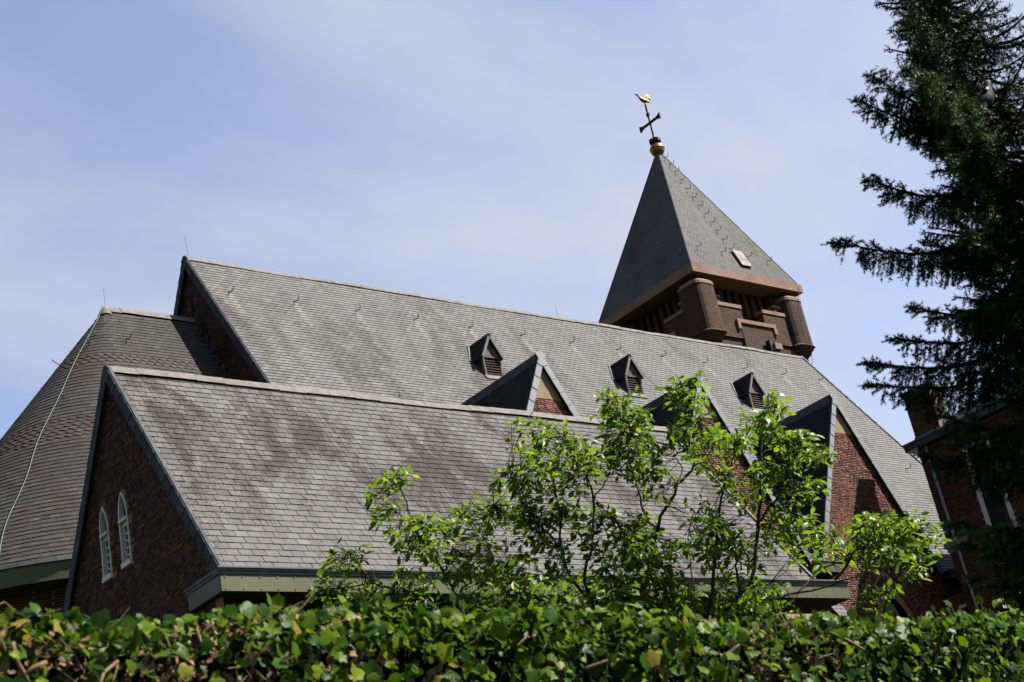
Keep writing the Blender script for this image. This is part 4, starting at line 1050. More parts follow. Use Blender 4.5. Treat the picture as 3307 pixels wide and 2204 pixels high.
for u, z in ((0.3, 33.2), (-1.0, 32.4), (1.4, 31.9)):
    p = np.array([TCX-hs*(1-(z-TZ)/(APZ-TZ)), TCY+u, z]); ln = unit(np.array([-(APZ-TZ), 0, hs])); lvv = unit(np.array([hs, 0, APZ-TZ])); piece('roof_hook', HOOK, tower, p+ln*0.02, [0, -1, 0], lvv, ln)
ht = [on_spire(1900+q[0]*0.606, 250+q[1]*0.606) for q in ((765, 937), (825, 945), (855, 1012), (803, 1005))]
c0 = sum(ht)/4; hb = MB(); hb.obox(c0 + sn*0.10, [1, 0, 0], sv, sn, 0.36, 0.56, 0.035); hat = hb.build('roof_hatch', M['hatch'], tower)
hb = MB(); hb.obox(c0 + sn*0.04, [1, 0, 0], sv, sn, 0.32, 0.52, 0.05); hb.build('hatch_curb', M['wood_dark'], hat)
hip = MB()
for (px2, py2, _z) in sq0:
    a = np.array([px2, py2, TZ]); b = np.array(apex); hip.tube([a + (b-a)*0.01, a + (b-a)*0.985], 0.035, 5)
hip.build('hip_lead', M['lead_dark'], spire)
cb = MB(); cb.tube([(TX0+TW-0.28, TY0+0.1, TZ+0.1), (TX0+TW-0.3, TY0-0.03, TZ-0.2), (TX0+TW-0.6, TY0+0.0, 29.9), (TX0+TW-0.75, TY0-0.06, 28.5), (TX0+TW-0.72, TY0-0.06, 27.4), (TX0+TW-0.75, TY0+0.3, 26.0)], 0.012, 4); cb.build('lightning_cable', M['iron_light'], tower)

# weather vane
vane = thing('weather_vane', (TCX, TCY, APZ+H), 'gilded cockerel on a black iron cross and copper ball, on the spire tip', 'weather vane')
VB = APZ - 0.47
b = MB(); b.lathe(TCX, TCY, [(0.30, VB-0.36), (0.17, VB+0.02), (0.17, VB+0.10)] + [(0.40*math.sin(t), VB+0.47-0.40*math.cos(t)) for t in np.linspace(0.5, 1.57, 6)] + [(0.415, VB+0.475), (0.415, VB+0.50)] + [(0.40*math.sin(t), VB+0.47-0.40*math.cos(t)) for t in np.linspace(1.66, 2.95, 8)] + [(0.0, VB+0.87)], 24); b.build('ball', M['copper'], vane, smooth=True)
b = MB()
b.lathe(TCX, TCY, [(0.10, VB+0.85), (0.25, VB+0.90), (0.18, VB+1.0), (0.25, VB+1.08), (0.16, VB+1.2), (0.09, VB+1.22), (0.06, VB+1.35)], 12)
for k in range(8):
    a = k*math.pi/4; d = np.array([math.cos(a), math.sin(a), 0]); b.obox(np.array([TCX, TCY, VB+1.02]) + d*0.25, d, [-d[1], d[0], 0], [0, 0, 1], 0.06, 0.08, 0.10)
b.build('collar', M['iron'], vane)
CZ = APZ+1.72
ud = np.array([0, -1.0, 0])
b = MB(); b.tube([(TCX, TCY, VB+1.2), (TCX, TCY, APZ+2.35)], [0.065, 0.05], 6); b.build('cross_post', M['iron'], vane)
b = MB(); cc = np.array([TCX, TCY, CZ])
b.obox(cc, ud, [0, 0, 1], np.cross(ud, [0, 0, 1]), 0.66, 0.06, 0.05)
for s in (-1, 1):
    for k, (l, w_) in enumerate(((0.58, 0.09), (0.68, 0.13), (0.76, 0.17))): b.obox(cc + ud*s*l, ud, [0, 0, 1], np.cross(ud, [0, 0, 1]), 0.05, w_, 0.04)
for k, (l, w_) in enumerate(((0.42, 0.07), (0.52, 0.11), (0.60, 0.08))): b.obox(cc + np.array([0, 0, l]), ud, [0, 0, 1], np.cross(ud, [0, 0, 1]), w_, 0.05, 0.04)
b.build('cross_arm', M['iron'], vane)
b = MB(); b.tube([(TCX, TCY, APZ+2.3), (TCX, TCY, APZ+3.12)], [0.03, 0.025], 6); b.tube([(TCX, TCY, APZ+2.45), (TCX, TCY, APZ+2.90)], [0.055, 0.055], 8); b.build('spindle', M['iron'], vane)
# cockerel: outline in the plane of the vane, given thickness and rounded by lofting
RB = np.array([TCX, TCY, APZ+3.07])
dx_ = unit([1.0, -0.15, 0])
def rp(a, z, t): a, z = a*0.92, z*0.92; return RB + dx_*a + np.array([0, 0, z]) + np.cross(dx_, [0, 0, 1])*t
prof = [(-0.56, 0.47, 0.02, 0.02), (-0.50, 0.50, 0.05, 0.05), (-0.44, 0.46, 0.065, 0.06), (-0.38, 0.36, 0.055, 0.055), (-0.30, 0.24, 0.075, 0.07), (-0.20, 0.14, 0.12, 0.10), (-0.06, 0.08, 0.145, 0.12), (0.08, 0.08, 0.13, 0.11), (0.20, 0.07, 0.09, 0.07), (0.34, 0.02, 0.05, 0.03), (0.42, -0.02, 0.02, 0.015)]
b = MB(); V = []; k = 10
for a, z, rv, rt in prof:
    for q in range(k):
        w = 2*math.pi*q/k; V.append(rp(a + 0.35*rv*math.sin(w)*0, z + rv*math.sin(w), rt*math.cos(w)))
b.add(V, [(i*k+q, i*k+(q+1) % k, (i+1)*k+(q+1) % k, (i+1)*k+q) for i in range(len(prof)-1) for q in range(k)]); b.build('cockerel_body', M['gold'], vane, smooth=True)
b = MB(); poly = [(0.02, 0.14), (0.06, 0.30), (0.13, 0.45), (0.23, 0.55), (0.34, 0.56), (0.43, 0.50), (0.47, 0.40), (0.43, 0.37), (0.52, 0.32), (0.45, 0.29), (0.50, 0.22), (0.42, 0.22), (0.41, 0.13), (0.36, 0.20), (0.30, 0.10), (0.20, 0.03)]
b.prism([rp(a, z, -0.025) for a, z in poly], np.cross(dx_, [0, 0, 1])*0.05)
for kk in range(4):
    b.tube([rp(0.08+kk*0.05, 0.16, 0.03), rp(0.16+kk*0.07, 0.36-kk*0.02, 0.04), rp(0.30+kk*0.05, 0.44-kk*0.08, 0.03)], 0.018, 5)
b.build('tail', M['gold'], vane)
b = MB(); b.prism([rp(-0.55, 0.50, -0.012), rp(-0.58, 0.57, -0.012), rp(-0.53, 0.55, -0.012), rp(-0.50, 0.60, -0.012), rp(-0.47, 0.55, -0.012), rp(-0.42, 0.57, -0.012), rp(-0.44, 0.49, -0.012)], np.cross(dx_, [0, 0, 1])*0.024)
b.prism([rp(-0.55, 0.48, -0.012), rp(-0.65, 0.45, -0.012), rp(-0.55, 0.43, -0.012)], np.cross(dx_, [0, 0, 1])*0.024); b.prism([rp(-0.50, 0.42, -0.012), rp(-0.49, 0.30, -0.012), rp(-0.43, 0.36, -0.012)], np.cross(dx_, [0, 0, 1])*0.024)
b.build('comb', M['copper'], vane)

# floodlight at the foot of the tower
lx, ly, lz = 59.0, 42.6, 27.5
P0 = on((2508, 1122), 1, TY0+IN-0.45)
fl = thing('floodlight', (P0[0], P0[1]+0.45, P0[2]-0.75+H), 'small grey metal floodlight on a bracket at the foot of the tower', 'lamp')
b = MB(); b.obox(P0, [1, 0, 0], [0, 1, 0], [0, 0, 1], 0.26, 0.16, 0.17); b.build('housing', M['zinc'], fl)
b = MB(); b.obox(P0 + np.array([-0.36, 0.1, 0.05]), [1, 0, 0], [0, 1, 0], [0, 0, 1], 0.10, 0.14, 0.30); b.build('ballast_box', M['iron'], fl)
b = MB(); b.tube([P0 + np.array([-0.3, 0.15, -0.9]), P0 + np.array([-0.3, 0.15, -0.1]), P0 + np.array([-0.1, 0.1, -0.05])], 0.06, 8); b.tube([P0 + np.array([-0.3, 0.15, -0.5]), P0 + np.array([-0.3, 0.5, -0.5])], 0.05, 8); b.build('bracket', M['pipe'], fl)

# ------------------------------------------------------------------ brick house
HX, HY1, HY0, HX1, HZ = 43.3, 28.03, 17.0, 52.0, 14.42
house = thing('brick_house', (47, 22, 0), 'red brick house with tall white sash windows, green cornice and corner chimney beside the church', 'house')
w = MB()
w.box((HX, HY0, -H), (HX1, HY1, HZ)); wo = w.build('wall', M['mortar_grey'], house)
HW = [(26.40, 25.36, 9.9, 13.9), (22.9, 21.8, 9.9, 13.9), (19.6, 18.5, 9.9, 13.9), (22.9, 21.8, 5.0, 8.2)]
def hhole(u, v):
    y = HY1 - u
    if any(b_-0.03 < y < a_+0.03 and z0-0.05 < v < z1+0.05 for a_, b_, z0, z1 in HW): return True
    return False
lay_bricks(wo, M['brick_house'], (HX, HY1, 0), [0, -1, 0], [0, 0, 1], lambda v: (0.0, HY1-HY0), 6.5, HZ-0.02, 300, seed=131, hole=hhole, visible=lambda p: p[1] > 24 and p[2] > 8.2)
for a_, b_, z0, z1 in HW:
    fr = MB(); x0, x1 = HX-0.04, HX+0.10
    fr.box((x0, b_, z0), (x1, b_+0.10, z1)); fr.box((x0, a_-0.10, z0), (x1, a_, z1)); fr.box((x0, b_+0.1, z1-0.12), (x1, a_-0.1, z1)); fr.box((x0-0.04, b_-0.04, z0-0.08), (x1, a_+0.04, z0))
    zm_ = 12.25 if z1 > 12 else (z0+z1)/2
    fr.box((x0+0.01, b_+0.1, zm_-0.035), (x1-0.02, a_-0.1, zm_+0.035)); fr.box((x0+0.005, b_+0.10, z0), (x1-0.03, b_+0.16, z1-0.12)); fr.box((x0+0.005, a_-0.16, z0), (x1-0.03, a_-0.10, z1-0.12))
    wi = fr.build('window', M['white'], house)
    gl = MB(); gl.add([(HX-0.015, b_+0.1, z0), (HX-0.015, a_-0.1, z0), (HX-0.015, a_-0.1, z1-0.1), (HX-0.015, b_+0.1, z1-0.1)], [(0, 3, 2, 1)]); gl.build('pane', M['glass'], wi)
co = MB()
co.box((HX-0.42, HY0-0.4, HZ), (HX1+0.4, HY1+0.22, HZ+0.22)); cor = co.build('cornice', M['green_house'], house)
co = MB(); co.box((HX-0.46, HY0-0.44, HZ+0.22), (HX1+0.44, HY1+0.26, HZ+0.27)); co.build('gutter_rim', M['lead'], cor)
rf = MB(); z0 = HZ+0.27
rf.add([(HX-0.2, HY0-0.2, z0), (HX1+0.2, HY0-0.2, z0), (HX1+0.2, HY1+0.2, z0), (HX-0.2, HY1+0.2, z0), (HX+4.3, HY0+4.3, z0+2.6), (HX+4.3, HY1-4.3, z0+2.6)], [(0, 1, 4), (1, 2, 5, 4), (2, 3, 5), (3, 0, 4, 5)])
rf.build('roof', M['slate_shaded'], house)
cx0, cx1, cy0, cy1 = HX+0.02, HX+0.75, 26.95, 27.98
ch = MB(); ch.box((cx0, cy0, HZ+0.26), (cx1, cy1, 16.35)); cho = ch.build('chimney', M['mortar_grey'], house)
lay_bricks(cho, M['brick_house'], (cx0, cy1, 0), [0, -1, 0], [0, 0, 1], lambda v: (0, cy1-cy0), HZ+0.5, 16.33, 0, seed=133)
ch = MB(); ch.box((cx0-0.06, cy0-0.06, 16.35), (cx1+0.06, cy1+0.06, 16.50)); ch.build('chimney_cap', M['concrete'], cho)
ch = MB(); ch.box((cx0-0.10, cy0-0.1, HZ+0.27), (cx1+0.08, cy1+0.08, HZ+0.33)); ch.box((cx0-0.03, cy0-0.03, HZ+0.33), (cx1+0.03, cy1+0.03, HZ+0.48)); ch.build('chimney_flashing', M['lead'], cho)
pp = MB(); pp.tube([(HX-0.12, 27.62, HZ), (HX-0.12, 27.62, -H)], 0.05, 8)
for z in (13.4, 11.2, 9.0): pp.lathe(HX-0.12, 27.62, [(0.05, z-0.05), (0.062, z-0.05), (0.062, z+0.05), (0.05, z+0.05)], 8)
pp.build('drainpipe', M['pipe'], house)
st = MB(); st.box((HX-0.10, 27.2, 11.0), (HX-0.005, HY1+0.1, 11.18)); st.box((HX-0.05, 27.2, 10.85), (HX-0.005, HY1+0.05, 11.0)); st.build('string_course', M['concrete'], house)
# lower link between house and church
lk = MB(); lk.box((HX+0.3, HY1+0.005, -H), (HX+4, NY0-0.05, 9.6)); lko = lk.build('link_wall', M['brick_house'], house)
lk = MB(); lk.box((HX+0.255, 28.05, 8.3), (HX+0.298, 28.52, 9.22)); lwo = lk.build('link_window', M['white'], house)
lk = MB(); lk.box((HX+0.245, 28.10, 8.3), (HX+0.254, 28.44, 9.12)); lk.build('pane', M['glass'], lwo)

# ------------------------------------------------------------------ leaves and trees
def merge(Vb, Fb, Ms):
    """Vb (n,3) template, Fb list of equal sized faces, Ms (k,3,4) placements"""
    Vb = np.asarray(Vb, float); k = len(Ms); n = len(Vb)
    V = np.einsum('kij,nj->kni', Ms[:, :, :3], Vb) + Ms[:, None, :, 3]
    F = (np.arange(k)[:, None, None]*n + np.asarray(Fb)[None]).reshape(-1, len(Fb[0]))
    return V.reshape(-1, 3), F

def frame(x, nrm):
    x = unit(x); nrm = np.asarray(nrm, float); z = nrm - x*(nrm@x)
    if np.linalg.norm(z) < 1e-4: z = np.cross(x, [0.3, 0.5, 0.8])
    z = unit(z); y = np.cross(z, x)
    return x, y, z

def leaf_template(w=0.23, fold=0.10, curl=0.16, wave=0.0):
    """obovate leaf of length 1 along x, folded on its midrib"""
    st = [(0.0, 0.015), (0.14, 0.07), (0.32, 0.16), (0.52, 0.225), (0.70, 0.225), (0.86, 0.14), (1.0, 0.0)]
    V = []
    for i, (x, ww) in enumerate(st):
        zc = -curl*x*x; ww = ww*w/0.225
        V += [(x, -ww, zc + fold*ww/0.225*1.0 + wave*math.sin(i*2.1)), (x, 0, zc), (x, ww, zc + fold*ww/0.225 + wave*math.sin(i*1.7+1))]
    F = []
    for i in range(len(st)-1):
        a = i*3; b = a+3
        F += [(a, a+1, b+1, b), (a+1, a+2, b+2, b+1)]
    return np.array(V), F

def place(me_t, mats, idx): return me_t[idx], mats[idx]

def foliage(parent, mat, templates, Ms, n_loose, loose_name, stuff_name, score=None):
    """n_loose leaves as single parts sharing mesh data, the rest joined"""
    Ms = np.asarray(Ms); k = len(Ms); tid = np.arange(k) % len(templates)
    order = np.argsort(score) if score is not None else np.arange(k)
    loose = set(order[:n_loose].tolist())
    meshes = [raw_mesh(loose_name, V, [tuple(f) for f in F], mat, True) for V, F in templates]
    for i in sorted(loose):
        m_ = Ms[i]; o = link(loose_name, meshes[tid[i]], parent, ORG[parent.name])
        p = m_[:, 3] + np.array([0, 0, H]) - ORG[parent.name]
        o.matrix_local = Matrix([[*map(float, m_[r, :3]), float(p[r])] for r in range(3)] + [[0, 0, 0, 1]])
    keep = np.array([i not in loose for i in range(k)])
    for t, (V, F) in enumerate(templates):
        sel = Ms[keep & (tid == t)]
        if len(sel):
            VV, FF = merge(V, F, sel)
            if t == 0: VA, FA = VV, FF
            else: FA = np.vstack([FA, FF + len(VA)]); VA = np.vstack([VA, VV])
    return mesh_obj(stuff_name, VA, FA, mat, parent, smooth=True, kind='stuff')

# ---- broad-leaved tree behind the hedge
DT = 13.0
A1 = lambda x, y: (1000 + 0.5421*x, 1200 + 0.5421*y)
A2 = lambda x, y: (2000 + 0.5421*x, 1200 + 0.5421*y)
STEMS = [
 (A1, [(1290, 1760), (1130, 1600), (990, 1450), (860, 1320), (800, 1200), (720, 1060), (640, 960), (560, 880), (500, 820)], 0.045, -0.3),
 (A1, [(640, 960), (600, 860), (545, 700), (510, 640), (540, 590)], 0.018, -0.35),
 (A1, [(800, 1200), (850, 1050), (830, 900)], 0.018, -0.1),
 (A1, [(1450, 1760), (1250, 1450), (1100, 1170), (1070, 1050), (1020, 950), (1100, 800)], 0.035, 0.3),
 (A1, [(900, 1400), (700, 1310), (500, 1290), (380, 1260), (290, 1140), (230, 1080)], 0.022, -0.5),
 (A1, [(380, 1260), (200, 1290), (110, 1290)], 0.014, -0.5),
 (A1, [(1800, 1760), (1720, 1500), (1640, 1250), (1680, 1050), (1690, 750), (1640, 600), (1600, 500), (1560, 420)], 0.045, 0.0),
 (A1, [(1780, 1760), (1690, 1400), (1560, 1230), (1500, 1050), (1480, 800), (1430, 600), (1430, 500), (1340, 380), (1310, 330)], 0.042, 0.35),
 (A1, [(1500, 1050), (1380, 930), (1290, 800), (1200, 640)], 0.020, 0.1),
 (A1, [(1690, 750), (1760, 660), (1800, 560), (1760, 500)], 0.016, 0.2),
 (A1, [(1720, 1500), (1860, 1380), (1800, 1220), (1750, 1080), (1850, 950), (1780, 850)], 0.024, -0.3),
 (A2, [(60, 1760), (130, 1450), (150, 1300), (170, 1150), (230, 930), (350, 680), (440, 560), (410, 420), (400, 220), (390, 100)], 0.052, 0.1),
 (A2, [(230, 930), (160, 870), (110, 700), (60, 520), (60, 330)], 0.026, 0.3),
 (A2, [(60, 520), (20, 380), (0, 260), (-60, 160)], 0.016, 0.45),
 (A2, [(350, 680), (370, 580), (330, 500), (310, 400), (380, 330)], 0.016, -0.3),
 (A2, [(440, 560), (520, 520), (560, 430)], 0.015, 0.1),
 (A2, [(480, 1780), (530, 1450), (560, 1260), (575, 1080), (600, 800), (640, 640), (700, 460), (720, 390)], 0.045, -0.4),
 (A2, [(640, 640), (560, 560), (500, 430), (470, 280)], 0.016, -0.5),
 (A2, [(700, 1780), (700, 1430), (720, 1330), (700, 1200), (690, 1050), (650, 920)], 0.05, 0.2),
 (A2, [(720, 1330), (790, 1230), (830, 900), (840, 650), (850, 330), (890, 220), (910, 150)], 0.04, 0.5),
 (A2, [(830, 900), (960, 720), (1000, 600), (1080, 450), (1180, 430)], 0.024, 0.2),
 (A2, [(960, 720), (1060, 670), (1120, 650)], 0.014, -0.1),
 (A2, [(830, 920), (950, 940), (1080, 960), (1200, 990), (1320, 1020)], 0.018, 0.6),
 (A2, [(840, 650), (900, 570), (980, 560)], 0.012, 0.4),
 (A2, [(700, 1780), (790, 1440), (960, 1350), (1200, 1290), (1400, 1230), (1480, 1180)], 0.034, -0.3),
 (A2, [(1060, 1320), (1180, 1200), (1290, 1130), (1240, 1080), (1150, 1070)], 0.018, -0.1),
 (A2, [(1290, 1245), (1420, 1060), (1520, 950), (1660, 920), (1800, 930)], 0.024, -0.45),
 (A2, [(1420, 1060), (1560, 1040), (1700, 1090), (1720, 1170)], 0.014, -0.6),
 (A2, [(1400, 1230), (1480, 1300), (1590, 1310)], 0.010, -0.35),
 (A2, [(400, 1780), (430, 1450), (430, 1240), (420, 1080), (420, 900), (480, 820)], 0.028, 0.5),
 (A2, [(800, 1500), (860, 1350), (900, 1260)], 0.014, -0.6),
 (A1, [(1700, 1600), (1480, 1420), (1250, 1330), (1200, 1200), (1180, 1110)], 0.026, -0.6),
]
C1 = [(510,610,110,60),(440,720,90,90),(400,810,60,50),(560,900,110,70),(700,930,130,80),(830,880,110,80),(620,1040,120,80),(760,1040,80,70),(200,1110,110,70),(300,1080,60,40),(130,1280,110,90),(280,1330,80,60),(460,1290,110,80),(640,1270,120,90),(560,1200,80,50),(980,850,110,90),(1100,790,90,70),(1180,860,100,80),(1010,960,100,80),(1300,340,110,80),(1440,360,80,60),(1560,400,90,60),(1200,620,110,80),(1300,560,120,80),(1400,500,120,80),(1300,700,120,90),(1450,620,100,80),(1560,520,110,80),(1650,480,110,70),(1760,520,100,80),(1600,600,110,90),(1500,750,110,90),(1350,820,120,90),(1250,920,110,80),(1420,920,120,90),(1580,850,90,80),(1650,930,100,80),(1780,860,90,80),(1830,140,120,80),(1900,230,110,90),(1780,240,80,70),(1800,370,90,90),(1940,330,80,80),(1990,470,80,90),(1900,600,80,60),(1950,980,100,100),(1900,880,60,60),(900,1100,110,70),(1000,1150,110,90),(850,1180,90,60),(1180,1110,110,80),(1250,1200,120,110),(1060,1250,130,100),(1200,1330,130,100),(960,1330,110,80),(1450,1130,110,80),(1480,1300,120,100),(1600,1250,100,90),(1750,1050,90,70),(1800,1200,110,90),(1750,1340,120,90),(1900,1300,110,100),(1990,1100,80,110),(780,1420,150,50),(1350,1420,150,60),(1600,1430,150,60),(1100,1430,150,60),(420,1400,120,50)]
C2 = [(380,100,110,80),(460,50,60,40),(330,140,60,60),(130,270,80,60),(60,470,100,90),(170,390,110,80),(200,520,60,60),(200,640,110,90),(370,330,110,70),(480,250,60,70),(450,400,110,80),(560,420,100,80),(650,400,100,80),(720,380,80,70),(900,200,100,80),(840,280,100,80),(870,330,70,60),(1000,400,110,80),(1100,420,110,90),(1180,450,80,60),(1080,500,100,60),(900,560,110,70),(840,600,70,60),(980,570,60,50),(1080,660,110,70),(1160,660,60,40),(1120,720,50,50),(700,720,110,70),(600,610,80,60),(520,530,80,60),(800,680,70,60),(980,800,80,70),(1050,850,80,50),(950,930,110,80),(1080,940,110,80),(1170,980,100,70),(1270,1000,80,60),(1150,1070,110,60),(1330,1020,60,40),(650,900,110,80),(560,960,100,80),(480,830,70,80),(740,980,80,70),(870,960,70,60),(100,930,130,70),(60,1030,120,90),(200,1100,120,90),(120,1180,120,100),(300,1130,80,70),(400,1000,110,80),(480,1060,80,60),(600,1070,110,80),(750,1100,100,80),(650,1270,110,80),(600,1350,100,80),(760,1280,100,80),(870,1290,100,70),(860,1350,110,90),(450,1320,120,80),(330,1300,110,90),(200,1300,130,100),(80,1330,130,110),(250,1420,150,60),(480,1420,130,60),(800,1420,150,60),(950,1420,100,60),(660,1430,130,50),(1480,870,100,60),(1560,920,120,80),(1450,970,100,80),(1660,920,110,70),(1770,900,100,60),(1840,960,80,60),(1600,1020,120,80),(1700,1060,110,70),(1760,1120,80,60),(1700,1170,60,40),(1380,1040,60,40),(1420,1130,70,60),(1480,1300,70,30),(1590,1310,60,50),(1480,1380,50,60)]
base = at_depth(2120, 2200, DT); base[2] = -H
tree = thing('broadleaf_tree', (base[0], base[1], 0), 'sprawling small tree with glossy bright green leaves, growing behind the ivy hedge', 'tree')
rg = np.random.default_rng(201)
nodes = []
stem_objs = None
tm = MB()
for conv, pts, r0, doff in STEMS:
    P = [at_depth(*conv(*p), DT + doff + 0.12*math.sin(i*1.9 + r0*300)) for i, p in enumerate(pts)]
    if pts[0][1] > 1550:       # stems that rise from the root
        P = [base + (P[0]-base)*0.02 + np.array([rg.uniform(-.12, .12), rg.uniform(-.12, .12), 0.0]), base*0.4 + P[0]*0.6] + P
    # smooth
    Q = []
    for i in range(len(P)-1):
        a, b = P[i], P[i+1]; pa = P[i-1] if i else a; pb = P[i+2] if i+2 < len(P) else b
        for t in np.linspace(0, 1, 5)[:-1]:
            Q.append(0.5*((2*a) + (b-pa)*t + (2*pa-5*a+4*b-pb)*t*t + (3*a-pa-3*b+pb)*t**3))
    Q.append(P[-1])
    rr = [max(0.0045, 0.50*r0*(1-0.80*i/(len(Q)-1))) for i in range(len(Q))]
    Q = [q + rg.normal(0, 0.006, 3) for q in Q]
    tm.tube(Q, rr, 6)
    nodes += [q for q in Q if q[2] > 0.6]
ND = np.array(nodes)
Ls = []; sc = []
twigs = MB()
for conv, cl in ((A1, C1), (A2, C2)):
    for cx_, cy_, rx, ry in cl:
        c0 = at_depth(*conv(cx_, cy_), DT)
        # depth of the nearest stem seen along this line
        di = np.linalg.norm(np.cross(ND, unit(c0)), axis=1); near = ND[np.argmin(di)]
        dep = (near@FW) + rg.uniform(-0.35, 0.35)
        n_sh = max(3, int(rx*ry/3000*5.4+0.5))
        for k in range(n_sh):
            ang = rg.uniform(0, 2*math.pi); rad = math.sqrt(rg.uniform(0, 1))*1.12
            p = at_depth(*conv(cx_ + rx*rad*math.cos(ang), cy_ + ry*rad*math.sin(ang)), dep + rg.uniform(-0.3, 0.3))
            dn = np.linalg.norm(ND-p, axis=1); a = ND[np.argmin(dn)]
            if np.linalg.norm(p-a) > 0.75: a = p + unit(a-p)*0.45
            mid = (a+p)/2 + np.array([0, 0, -0.04]) + rg.normal(0, 0.03, 3)
            twigs.tube([a, mid, p], [0.0042, 0.0035, 0.0025], 4, False)
            axis = unit(unit(p-mid)*0.6 + np.array([0, 0, 0.7]) + rg.normal(0, 0.25, 3))
            nl2 = rg.integers(4, 8); ph = rg.uniform(0, 6.28)
            e1 = unit(np.cross(axis, [0.2, 0.9, 0.1])); e2 = np.cross(axis, e1)
            for q in range(nl2):
                w = ph + q*2.4; out = e1*math.cos(w) + e2*math.sin(w)
                d = unit(out*1.0 + axis*rg.uniform(-0.05, 0.75) + np.array([0, 0, rg.uniform(-0.85, 0.10)]))
                ln = rg.uniform(0.050, 0.115)*(0.75 if rg.random() < 0.2 else 1.0)
                nrm = unit(SUN*0.75 + np.array([0, 0, 0.25]) + out*0.30 + rg.normal(0, 0.42, 3))
                x, y, z = frame(d, nrm)
                pos = p - axis*rg.uniform(0, 0.09) + d*0.012
                Ls.append(np.column_stack([x*ln, y*ln, z*ln, pos])); sc.append(-ln + rg.uniform(0, 0.02))
tm.build('trunk', M['bark'], tree, smooth=True)
twigs.build('twig', M['bark'], tree, kind='stuff')
LT = [leaf_template(0.19, 0.06, 0.14), leaf_template(0.215, 0.05, 0.34, 0.012), leaf_template(0.17, 0.10, 0.26, -0.012), leaf_template(0.20, 0.02, 0.06, 0.018)]
crown = foliage(tree, M['leaf'], LT, Ls, 300, 'leaf', 'crown', np.array(sc))
print('tree leaves', len(Ls))

# ---- ivy hedge on top of the garden wall
HYF = 3.95
hx0, hx1 = -0.6, 9.6
hedge = thing('ivy_hedge', (4.5, 4.3, 0), 'dense glossy green ivy with dry brown stems covering the long garden wall', 'hedge')
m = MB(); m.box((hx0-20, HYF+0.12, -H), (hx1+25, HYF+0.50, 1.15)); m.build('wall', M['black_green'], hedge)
rg = np.random.default_rng(301)
def top_z(x):
    # the clipped top follows small waves
    return 1.292 - 0.009*x + 0.018*math.sin(x*2.3) + 0.014*math.sin(x*5.1+1.0) + 0.010*math.sin(x*11.3+0.4)
ol = []
for a_, r_ in ((0, 1.0), (24, 0.72), (46, 0.80), (70, 0.62), (104, 0.66), (140, 0.50), (180, 0.25)):
    ol.append((math.radians(a_), r_))
pts = [(r_*math.cos(a_), r_*math.sin(a_)) for a_, r_ in ol] + [(r_*math.cos(a_), -r_*math.sin(a_)) for a_, r_ in ol[-2:0:-1]]
def ivy_template(bend, fold, tw, ell=1.0):
    V = [(0.0, 0.0, 0.05)] + [(x, y*ell, 0.0) for x, y in pts]
    V = [(x, y, z - bend*(x*x + 0.7*y*y) + fold*abs(y) + tw*x*y) for x, y, z in V]
    n = len(pts); F = [(0, 1+i, 1+(i+1) % n, 1+(i+2) % n) for i in range(0, n, 2)]
    return np.array(V), F
IT = [ivy_template(0.18, 0.15, 0.1), ivy_template(0.35, 0.05, -0.15, 0.9), ivy_template(-0.1, 0.22, 0.12, 1.1), ivy_template(0.25, 0.3, 0.0, 0.85), ivy_template(0.1, 0.08, 0.3)]
Ms = []; sc = []; dead = []
bare = lambda x, z: 0.5 + 0.5*math.sin(x*3.1+0.7)*math.cos(z*9+x*1.7)
stems_iv = MB()
N_IVY = 23000
for i in range(N_IVY):
    x = hx0 + (hx1-hx0)*rg.random()
    zt = top_z(x)
    if rg.random() < 0.40:          # over the top
        y = HYF + rg.uniform(-0.05, 0.55); z = zt - abs(rg.normal(0, 0.035)) - 0.10*max(0, (HYF+0.03-y)/0.08)
        nrm = unit(np.array([rg.normal(0, 0.45), -0.35 + rg.normal(0, 0.45), 1.0]))
    else:                           # down the front
        z = zt - 0.03 - rg.random()**1.0*0.75; y = HYF - 0.02 + rg.normal(0, 0.05) + 0.03*math.sin(x*4+z*6)
        nrm = unit(np.array([rg.normal(0, 0.5), -1.0 + rg.normal(0, 0.4), 0.55 + rg.normal(0, 0.4)]))
    if x < 2.45 and rg.random() < 0.62 and z < zt-0.05: continue
    if abs(x-4.75) < 0.3 and rg.random() < 0.6 and z < zt-0.03: continue
    if math.sin(x*6.3+z*8)*math.sin(x*2.1-z*11+1) > 0.45 and rg.random() < 0.6 and z < zt-0.04: continue
    d = unit(np.array([rg.normal(0, 0.7), -0.3+rg.normal(0, 0.3), -0.75+rg.normal(0, 0.5)]))
    if rg.random() < 0.25: d = unit(rg.normal(0, 1, 3))
    X, Y, Z = frame(d, nrm); s = 0.015 + 0.036*rg.random()**1.7
    Ms.append(np.column_stack([X*s, Y*s, Z*s, (x, y, z)]))
    p = np.array([x, y, z]); sc.append(np.linalg.norm(p) - s*30)
# single shoots standing proud of the top
for k in range(110):
    x = hx0 + (hx1-hx0)*rg.random(); zt = top_z(x); y = HYF + rg.uniform(0.0, 0.4); hgt = rg.uniform(0.0, 0.05)*(1.5 if rg.random() < 0.12 else 1)
    tipp = np.array([x+rg.normal(0, 0.02), y, zt+hgt]); stems_iv.tube([(x, y, zt-0.06), tipp], [0.002, 0.0012], 4, False)
    X, Y, Z = frame(np.array([rg.normal(0, 0.5), rg.normal(0, 0.3), 0.9]), np.array([rg.normal(0, 0.6), -1.0, 0.4])); s = rg.uniform(0.018, 0.036)
    Ms.append(np.column_stack([X*s, Y*s, Z*s, tipp])); sc.append(np.linalg.norm(tipp) - s*30)
foliage(hedge, M['ivy'], IT, Ms, 300, 'leaf', 'ivy_leaves', np.array(sc))
